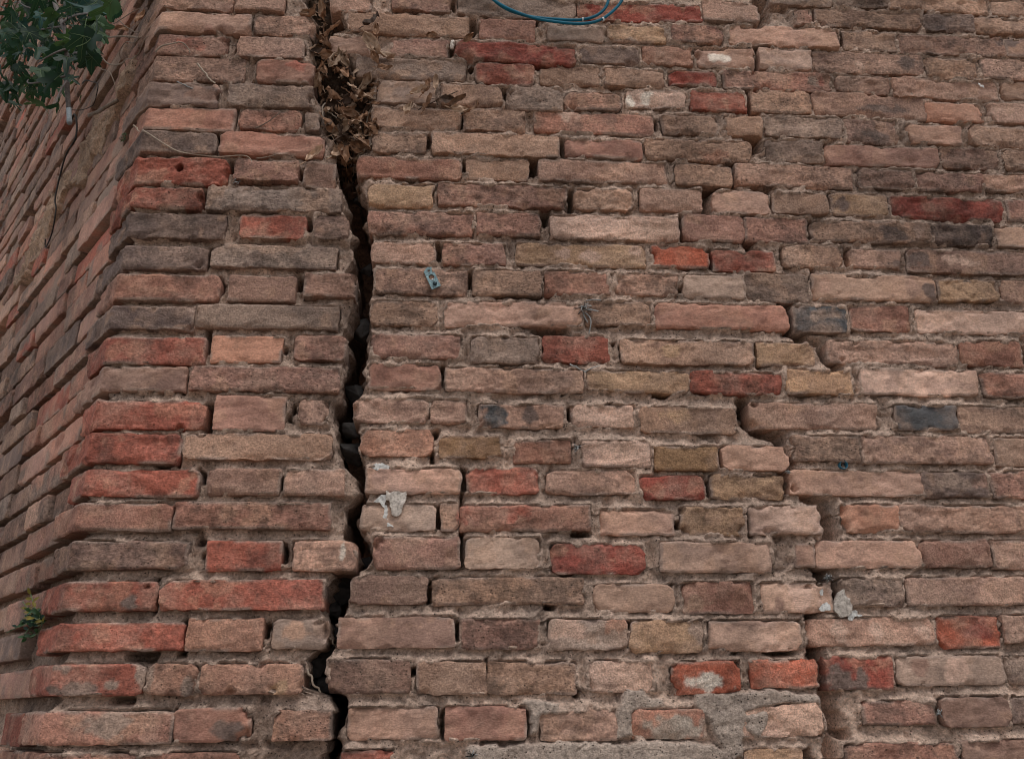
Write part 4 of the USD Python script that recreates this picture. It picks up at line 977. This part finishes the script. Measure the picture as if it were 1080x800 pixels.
# ------------------------------------------------------------------ dry tufts and cobwebs
def tuft(name, cx, cy, spread, count, mat, label, cat, seed, down=None, rr=.0007):
    r = np.random.default_rng(seed)
    x = thing(name, label, cat)
    c0 = np.array([cx, cy])
    for i in range(count):
        a = r.random() * 6.28
        l = spread * (0.35 + 0.65 * r.random())
        q = c0 + r.normal(0, spread * 0.12, 2)
        P = smooth_path(front_path([(q[0], q[1], .010), (q[0] + math.cos(a) * l * .5 + r.normal(0, 1), q[1] + math.sin(a) * l * .45, .022 + .01 * r.random()), (q[0] + math.cos(a) * l, q[1] + math.sin(a) * l * .8, .016 + .006 * r.random())], 10), 10)
        put("stalk", tube(P, rr * (0.7 + 0.6 * r.random()), 5), mat[i % len(mat)], x, True)
    for pts in down or []:
        put("stalk", tube(smooth_path(front_path(pts, 16), 16), rr * 1.6, 6), mat[0], x, True)
tuft("dry_weed", 615, 324, 11, 16, ["dry_grass_grey", "dark_root", "dry_grass_grey"], "dead grey weed tuft growing from a bed joint with one drooping stalk", "weed", 41,
     [[(614, 329, .014), (620, 332, .02), (623, 337, .024), (623, 343, .024), (621, 352, .02)], [(615, 330, .014), (617, 335, .02), (620, 340, .02)], [(618, 317, .016), (626, 316, .022), (634, 316.5, .024)],
      [(620, 325, .016), (626, 327, .022), (631, 328, .022)]])
tuft("cobweb", 874, 609, 9, 22, ["dry_grass_grey", "dark_root"], "dusty cobweb bundle hanging at the dark hole above the plaster scrap", "cobweb", 42)
tuft("cobweb", 609, 471, 8, 12, ["dry_grass_grey", "dark_root"], "grey cobweb in the joint right of a small red brick in midwall", "cobweb", 43)
tuft("cobweb", 497, 795, 8, 12, ["dry_grass_grey", "dark_root"], "dark cobweb bundle at the bottom edge above the grey cement", "cobweb", 44)
tuft("cobweb", 991, 752, 6, 10, ["dry_grass_grey", "dry_grass_grey"], "small white cobweb in an upright joint low on the right", "cobweb", 45)
tuft("cobweb", 832, 498, 5, 8, ["dry_grass_grey"], "small grey cobweb in the stepped crack beside a pinkish brick", "cobweb", 46)
tuft("cobweb", 250, 192, 4, 7, ["dry_grass_grey"], "small pale cobweb below the brick with the drilled hole", "cobweb", 47)

def lump(c, r, seed, squash=(1, 1, 1), sub=3, amp=0.5):
    m = trimesh.creation.icosphere(sub, 1.0)
    v = np.array(m.vertices)
    v = v * (1 + amp * (fbm(v * 1.6 + seed * 3.1, 3, seed) - 0.5))[:, None] * np.asarray(squash) * r
    return v + np.asarray(c), np.array(m.faces)
loose("plaster_lump", lump(on_front(477.0, 47.0, 0.016), 0.0078, 3, (0.6, 0.8, 1.35), 3, 1.3), "plaster_crust", "whitish lump wedged in the joint left of a long red brick", "plaster lump")
STONES = [(353, 614, .026, "large dark stone high in the crack's lower part"), (358, 628, .020, "flat dark stone below the large stone in the crack"), (349, 642, .017, "small dark stone on the crack's left flank"),
 (338, 688, .019, "brown stone at the roof of the low niche"), (333, 703, .021, "grey stone at the back of the low niche"), (330, 724, .015, "small stone on the floor of the low niche"), (342, 722, .015, "rounded stone at the right of the niche floor"),
 (383, 592, .018, "bluish stone where the crack narrows above the niche"), (352, 668, .013, "small stone caught between the crack's edges"), (372, 455, .020, "dark stone behind the crack's bend beside an ochre brick"), (378, 418, .022, "dark stone below the brick that juts into the crack"),
 (374, 478, .024, "broad dark stone deep in the middle of the crack"), (383, 213, .018, "dark stone on the right flank of the crack below the leaves"), (388, 284, .013, "small knob of stone jutting into the crack's widest part"), (380, 350, .022, "rough dark stone deep in the crack beside the metal strap")]
for i, (x, y, r, lab) in enumerate(STONES):
    a, b = crack_px(y)
    c = on_front(float(np.clip(x, a + 2, b - 2)), float(y), -0.075 - r)
    g_ = np.random.default_rng(60 + i)
    q = g_.normal(0, 1, (16, 3)); q = q / np.linalg.norm(q, axis=1, keepdims=True) * (0.75 + 0.5 * g_.random((16, 1)))
    hm = trimesh.convex.convex_hull(q * np.array([1.25, 1.0, 0.8])).subdivide_to_size(0.28)
    hv = np.array(hm.vertices); hv = hv * (1 + 0.35 * (fbm(hv * 2.2 + i * 3, 3, i) - 0.5))[:, None]
    loose("stone", (np.asarray(c) + hv * r * 1.25, np.array(hm.faces)), "rubble", lab, "stone")

# ------------------------------------------------------------------ metal strap with two screws
def wall_plate(c, ang, poly, holes, thick, n):
    import shapely
    g = shapely.Polygon(poly).buffer(0.0012).buffer(-0.0006)
    for hx, hy, hr in holes:
        g = g.difference(shapely.Point(hx, hy).buffer(hr, 10))
    g = max(getattr(g, "geoms", [g]), key=lambda q: q.area)
    m = trimesh.creation.extrude_polygon(g, thick, engine="earcut")
    v = np.array(m.vertices)
    bend = 0.10 * v[:, 1] ** 2 * 20
    ca_, sa_ = math.cos(ang), math.sin(ang)
    X, Zq = v[:, 0] * ca_ - v[:, 1] * sa_, v[:, 0] * sa_ + v[:, 1] * ca_
    return np.stack([c[0] + X, -(n + v[:, 2] + bend), c[2] + Zq], -1), np.array(m.faces)[:, ::-1]
def disc(c, r, n0, n1, sides=16, dome=0.0):
    an = np.linspace(0, 2 * math.pi, sides, endpoint=False)
    rings = [(r, n0), (r, n1), (r * 0.7, n1 + dome), (0.0001, n1 + dome * 1.2)]
    V = np.vstack([np.stack([c[0] + q * np.cos(an), np.full(sides, -h), c[2] + q * np.sin(an)], -1) for q, h in rings])
    F = []
    for k in range(len(rings) - 1):
        a = k * sides + np.arange(sides); b = k * sides + (np.arange(sides) + 1) % sides
        F += [np.stack([a, b, b + sides], 1), np.stack([a, b + sides, a + sides], 1)]
    return V, np.vstack(F)
bc = on_front(455.5, 293.5, 0.016)
S_ = 1.78e-3
strap = thing("metal_strap", "small bluish galvanised metal strap screwed to a pink brick right of the crack", "metal bracket")
put("plate", wall_plate(bc, math.radians(24), [(-5.2 * S_, -12.6 * S_), (5.0 * S_, -12.0 * S_), (5.0 * S_, -8.2 * S_), (4.2 * S_, -7.2 * S_), (5.0 * S_, -6.0 * S_), (4.9 * S_, 5.2 * S_), (2.6 * S_, 6.2 * S_), (3.2 * S_, 9.5 * S_),
     (4.4 * S_, 11.6 * S_), (0, 12.9 * S_), (-5.0 * S_, 9.8 * S_)], [(0, 1.0 * S_, 3.1 * S_), (0.2 * S_, 8.9 * S_, 1.3 * S_)], 0.0022, 0.0165), "galvanised_metal", strap, False)
put("screw", disc(on_front(458.7, 299.0, .019), 0.0042, 0.014, 0.022, 12, 0.0016), "dark_screw", strap, True, label="dark screw head at the lower end")
put("screw", disc(on_front(456.0, 295.0, .018), 0.0019, 0.006, 0.019, 10, 0.001), "bright_screw", strap, True, label="bright screw tip in the large hole")

# blue plastic plug
pc = on_front(888.0, 491.0, 0.006)
an = np.linspace(0, 2 * math.pi, 28, endpoint=False)
rings = [(0.0082, -0.03), (0.0082, 0.0145), (0.0074, 0.0155), (0.0066, 0.0145), (0.0062, -0.035)]
V = np.vstack([np.stack([pc[0] + q * np.cos(an), np.full(28, -h), pc[2] + q * np.sin(an)], -1) for q, h in rings])
F = []
for k in range(len(rings) - 1):
    a = k * 28 + np.arange(28); b = k * 28 + (np.arange(28) + 1) % 28
    F += [np.stack([a, b, b + 28], 1), np.stack([a, b + 28, a + 28], 1)]
loose("wall_plug", (V, np.vstack(F)), "blue_plastic", "blue plastic plug tube set in the mortar under a pink brick", "wall plug")

# ------------------------------------------------------------------ the looped cable
cable = thing("cable", "blue cable coiled in two strands, hanging against the top of the wall", "cable")
A = [(508, -60, .03), (505, -25, .03), (519, -2, .03), (528, 6, .031), (545, 14, .032), (565, 18.5, .032), (590, 20.6, .031), (612, 21.0, .031), (628, 17, .032), (638, 9, .033), (642, -1, .034), (640, -30, .034), (628, -70, .03), (590, -95, .028), (545, -92, .028)]
Bp = [(500, -55, .036), (505, -18, .036), (522, 1, .036), (545, 13, .037), (565, 19.5, .037), (590, 23.6, .036), (615, 25, .036), (632, 21.5, .037), (645, 13, .037), (655, 2, .038), (660, -20, .038), (650, -65, .036), (600, -105, .034), (540, -100, .034)]
put("strand", tube(smooth_path(front_path(A, 120), 120), 0.0032, 12), "blue_cable", cable, True)
put("strand", tube(smooth_path(front_path(Bp, 120), 120), 0.0032, 12), "blue_cable", cable, True)
for (x, y, n) in ((614.5, 20.8, .031), (636, 20.5, .037)):
    c = on_front(x, y, n)
    m = trimesh.creation.annulus(0.0032, 0.0045, 0.0034, sections=18)
    R = trimesh.transformations.rotation_matrix(math.pi / 2, [0, 1, 0])
    m.apply_transform(R); m.apply_transform(trimesh.transformations.rotation_matrix(0.0 if x < 620 else -0.45, [0, 1, 0])); m.apply_translation(c)
    put("cable_tie", (np.array(m.vertices), np.array(m.faces)), "cable_tie", cable, False)
for (x, y) in ((590.0, -97.0),):
    nail = loose("nail", tube(np.array([on_front(x, y, .0), on_front(x, y, .03), on_front(x, y, .06)]), 0.004, 10), "dark_screw", "iron nail carrying the blue cable above the picture", "nail")

# ------------------------------------------------------------------ fig plant rooted in the side face
def fig_leaf(c, size, axis, normal, seed, lobes=5):
    """A lobed leaf: axis = direction of its tip, normal = its upper side; folded a little along the midrib. Returns blade and veins."""
    r = np.random.default_rng(seed)
    nth = 61
    th = np.linspace(-math.pi, math.pi, nth)
    cent = np.array([0, 0.72, -0.72, 1.5, -1.5]) if lobes == 5 else np.array([0, 0.85, -0.85])
    leng = np.array([1.0, 0.86, 0.86, 0.56, 0.56]) * (0.9 + 0.2 * r.random(5)) if lobes == 5 else np.array([1.0, 0.72, 0.72]) * (0.9 + 0.2 * r.random(3))
    wid = 0.34
    rad = 0.46 + 0 * th
    for cc, ll in zip(cent, leng):
        rad = np.maximum(rad, ll * np.exp(-np.abs((th - cc) / wid) ** 2.2))
    rad = rad * (1 + 0.05 * np.sin(th * 23 + r.random() * 6)) * np.clip(1.9 - np.abs(th) / 2.6, 0.35, 1)
    rs = np.linspace(0, 1, 6)[1:]
    V = [np.zeros(3)]
    bend, fold = 0.25 + 0.35 * r.random(), 0.15 + 0.35 * r.random()
    def lift(x, y):
        return fold * np.abs(x) - bend * np.maximum(y, 0) ** 2 + 0.06 * np.sin(5 * x + seed) * np.sin(4 * y + seed)
    for q in rs:
        x, y = rad * q * np.sin(th), rad * q * np.cos(th)
        V.append(np.stack([x, y, lift(x, y)], -1))
    V = np.vstack([V[0][None]] + V[1:])
    F = []
    for k in range(nth - 1):
        F.append([0, 1 + k + 1, 1 + k])
        for q in range(len(rs) - 1):
            a = 1 + q * nth + k; b = a + nth
            F += [[a, a + 1, b + 1], [a, b + 1, b]]
    y_ = np.asarray(axis, float) / np.linalg.norm(axis); z_ = np.asarray(normal, float); z_ = z_ - (z_ @ y_) * y_; z_ /= np.linalg.norm(z_); x_ = np.cross(y_, z_)
    B = np.stack([x_, y_, z_])
    veins = []
    for cc, ll in zip(cent, leng):
        t = np.linspace(0, 0.88 * ll, 7)
        x, y = t * math.sin(cc), t * math.cos(cc)
        veins.append(tube(np.asarray(c) + (np.stack([x, y, lift(x, y) + 0.012], -1) * size) @ B, np.linspace(0.011, 0.004, 7) * size, 4))
    stalk = np.stack([np.zeros(6), -np.linspace(0, 0.7, 6), -0.25 * np.linspace(0, 1, 6) ** 2], -1)
    veins.append(tube(np.asarray(c) + (stalk * size) @ B, 0.014 * size, 5))
    return (np.asarray(c) + (V * size) @ B, np.array(F)), join(veins)
fig = thing("fig_plant", "dark green lobed-leaved fig plant hanging on the side face at the top left", "plant")
def at_left(px, py, n):
    return left_pt(px, py, n)
stem = smooth_path(np.array([at_left(40, -70, .02), at_left(46, -40, .09), at_left(56, -5, .13), at_left(66, 25, .14), at_left(71, 52, .13), at_left(70, 80, .12), at_left(72, 108, .10), at_left(72.5, 114, .10)]), 50)
put("stem", tube(stem, np.linspace(.0085, .0056, 50), 10, 0.12, 3), "branch_bark", fig, True)
put("cut_end", tube(smooth_path(np.array([at_left(72.4, 112, .10), at_left(73, 121, .098), at_left(73.3, 130, .096)]), 8), np.array([.0054, .0056, .0055, .0057, .0058, .0056, .006, .0058]), 10, 0.08, 4), "cut_bark", fig, True, label="pale sawn-off end of the stem")
for k, pts in enumerate([[(56, -5, .13), (40, 8, .17), (20, 2, .2)], [(66, 25, .14), (80, 16, .17), (100, 14, .18)], [(71, 52, .13), (58, 56, .16), (40, 66, .18)], [(70, 80, .12), (55, 84, .15), (30, 84, .17)],
                         [(66, 28, .14), (50, 30, .16), (30, 34, .18)], [(71, 60, .13), (84, 56, .15), (90, 60, .16)], [(70, 86, .12), (62, 100, .14), (60, 108, .15)]]):
    put("shoot", tube(smooth_path(np.array([at_left(*q) for q in pts]), 14), np.linspace(.0028, .0014, 14), 6), "branch_bark", fig, True)
fr = np.random.default_rng(77)
FIG = [(12, 6, 34, "l"), (34, 12, 26, "g"), (22, 26, 26, "g"), (50, 8, 20, "g"), (88, 14, 22, "b"), (104, 9, 20, "b"), (112, 8, 14, "b"), (96, 20, 16, "b"), (76, 14, 18, "b"), (64, 20, 16, "g"), (88, 28, 14, "g"),
       (60, 30, 15, "g"), (42, 36, 15, "l"), (46, 62, 17, "b"), (34, 48, 22, "g"), (55, 58, 15, "b"), (10, 68, 24, "g"), (26, 66, 18, "g"), (36, 76, 22, "g"), (52, 76, 16, "g"), (8, 96, 26, "g"), (20, 90, 20, "g"),
       (50, 92, 20, "g"), (46, 104, 18, "g"), (60, 112, 21, "g"), (84, 62, 22, "g"), (90, 66, 16, "g"), (78, 84, 15, "g"), (70, 70, 14, "g"), (64, 84, 14, "g"), (4, 40, 20, "g"), (16, 58, 12, "b"), (28, 4, 18, "b"),
       (62, 4, 18, "g"), (96, 36, 14, "g"), (76, 40, 15, "g"), (6, 20, 24, "g"), (44, 20, 18, "b"), (58, 44, 14, "g"), (70, 4, 18, "g"), (84, 2, 16, "g"), (30, 60, 15, "b"), (42, 88, 14, "l"), (66, 96, 12, "l"), (84, 106, 8, "l"),
       (40, 0, 22, "g"), (100, 0, 18, "g"), (0, 78, 22, "g"), (2, 60, 18, "g"), (24, 14, 22, "l"), (56, 14, 20, "g"), (74, 26, 16, "g"), (48, 48, 16, "g"), (68, 58, 14, "g")]
for _ in range(150):
    q = fr.random(2); x_, y_ = q[0] * 112, q[1] * 112
    if y_ < 118 - 0.95 * max(x_ - 45, 0) * 1.2:
        FIG.append((x_, y_, 14 + 12 * fr.random(), "gggbgl"[int(fr.integers(6))]))
out_dir = (CAM - at_left(50, 50, 0.1)); out_dir = out_dir / np.linalg.norm(out_dir)
for i, (x, y, sz, kc) in enumerate(FIG):
    c = at_left(x, y, 0.06 + 0.13 * fr.random())
    ax = np.array([fr.normal(0, 0.6), 0.0, -0.8 + fr.normal(0, 0.45)]) + LD * fr.normal(0, 0.5)
    nm = out_dir * 0.5 + np.array([0, 0, 0.75]) + fr.normal(0, 0.42, 3)
    blade, veins = fig_leaf(c - ax / np.linalg.norm(ax) * sz * 0.0010, sz * 0.00185, ax, nm, 40 + i, 5 if fr.random() < 0.7 else 3)
    lf = put("leaf", blade, {"g": "fig_leaf_green", "b": "fig_leaf_blue", "l": "fig_leaf_light"}[kc], fig, True)
    g = usdkit.mesh(stage, str(lf.GetPath()) + "/vein", veins, L + "leaf_vein", smooth=True)

# ------------------------------------------------------------------ small wall plants
def leaflet(c, ln, wd, axis, normal, seed):
    a, b = np.meshgrid(np.linspace(0, 1, 6), np.linspace(-1, 1, 5), indexing="ij")
    x = b * wd / 2 * np.sin(math.pi * np.clip(a, .02, .98)) ** 0.7; y = a * ln; z = 0.25 * np.abs(x) - 0.3 * ln * a ** 2
    y_ = axis / np.linalg.norm(axis); z_ = normal - (normal @ y_) * y_; z_ /= np.linalg.norm(z_); x_ = np.cross(y_, z_)
    V = np.asarray(c) + np.stack([x, y, z], -1).reshape(-1, 3) @ np.stack([x_, y_, z_])
    ii = np.arange(30).reshape(6, 5); q = np.stack([ii[:-1, :-1], ii[1:, :-1], ii[1:, 1:], ii[:-1, 1:]], -1).reshape(-1, 4)
    return V, np.vstack([q[:, [0, 1, 2]], q[:, [0, 2, 3]]])
def wall_weed(name, label, stems, per, size, mats, seed):
    r = np.random.default_rng(seed)
    x = thing(name, label, "weed")
    for pts, mt in stems:
        P = smooth_path(np.array([at_left(*q) for q in pts]), 20)
        put("stem", tube(P, .0009, 5), "leaf_vein", x, True)
        for k in range(per):
            t = (k + 0.6) / per
            c = P[min(19, int(t * 19))]
            ax = (1 if k % 2 else -1) * np.array([0.6, -0.2, 0.1]) + np.array([-0.35, -0.3, 0.35]) + r.normal(0, 0.35, 3)
            put("leaf", leaflet(c, size * (0.7 + 0.6 * r.random()), size * 0.55, ax, np.array([0.0, -0.8, 0.6]) + r.normal(0, 0.3, 3), k), mt, x, True)
wall_weed("wall_weed", "small green and yellow weed sprouting from a joint of the side face near the bottom", [
    ([(44, 655, 0.029), (40, 648, 0.022), (36, 638, 0.027), (32, 624, 0.032)], "young_leaf_yellow"), ([(44, 655, 0.029), (34, 650, 0.029), (28, 640, 0.024), (24, 634, 0.029)], "young_leaf_yellow"),
    ([(45, 656, 0.022), (38, 654, 0.024), (28, 657, 0.024), (20, 661, 0.022)], "fig_leaf_light"), ([(45, 656, 0.022), (38, 660, 0.024), (28, 666, 0.024), (24, 672, 0.029)], "fig_leaf_green"), ([(45, 656, 0.022), (36, 656, 0.027), (20, 660, 0.022), (7, 667, 0.032)], "fig_leaf_green"),
    ([(45, 656, 0.022), (42, 652, 0.032), (40, 648, 0.022), (38, 646, 0.024)], "fig_leaf_green"), ([(45, 656, 0.022), (42, 650, 0.032), (36, 644, 0.027), (30, 640, 0.022)], "fig_leaf_light"), ([(45, 656, 0.022), (43, 662, 0.024), (36, 670, 0.027), (28, 674, 0.024)], "fig_leaf_light"), ([(45, 656, 0.022), (38, 652, 0.024), (30, 652, 0.022), (22, 656, 0.032)], "fig_leaf_green")], 12, 0.012, None, 5)
wall_weed("wall_weed", "tiny green sprig in the side face below the broken root stub", [([(131, 147, .02), (130, 144, .03), (129, 141, .035)], "fig_leaf_light"), ([(131, 147, .02), (132, 143, .03), (133, 140, .03)], "fig_leaf_light")], 4, 0.007, None, 6)
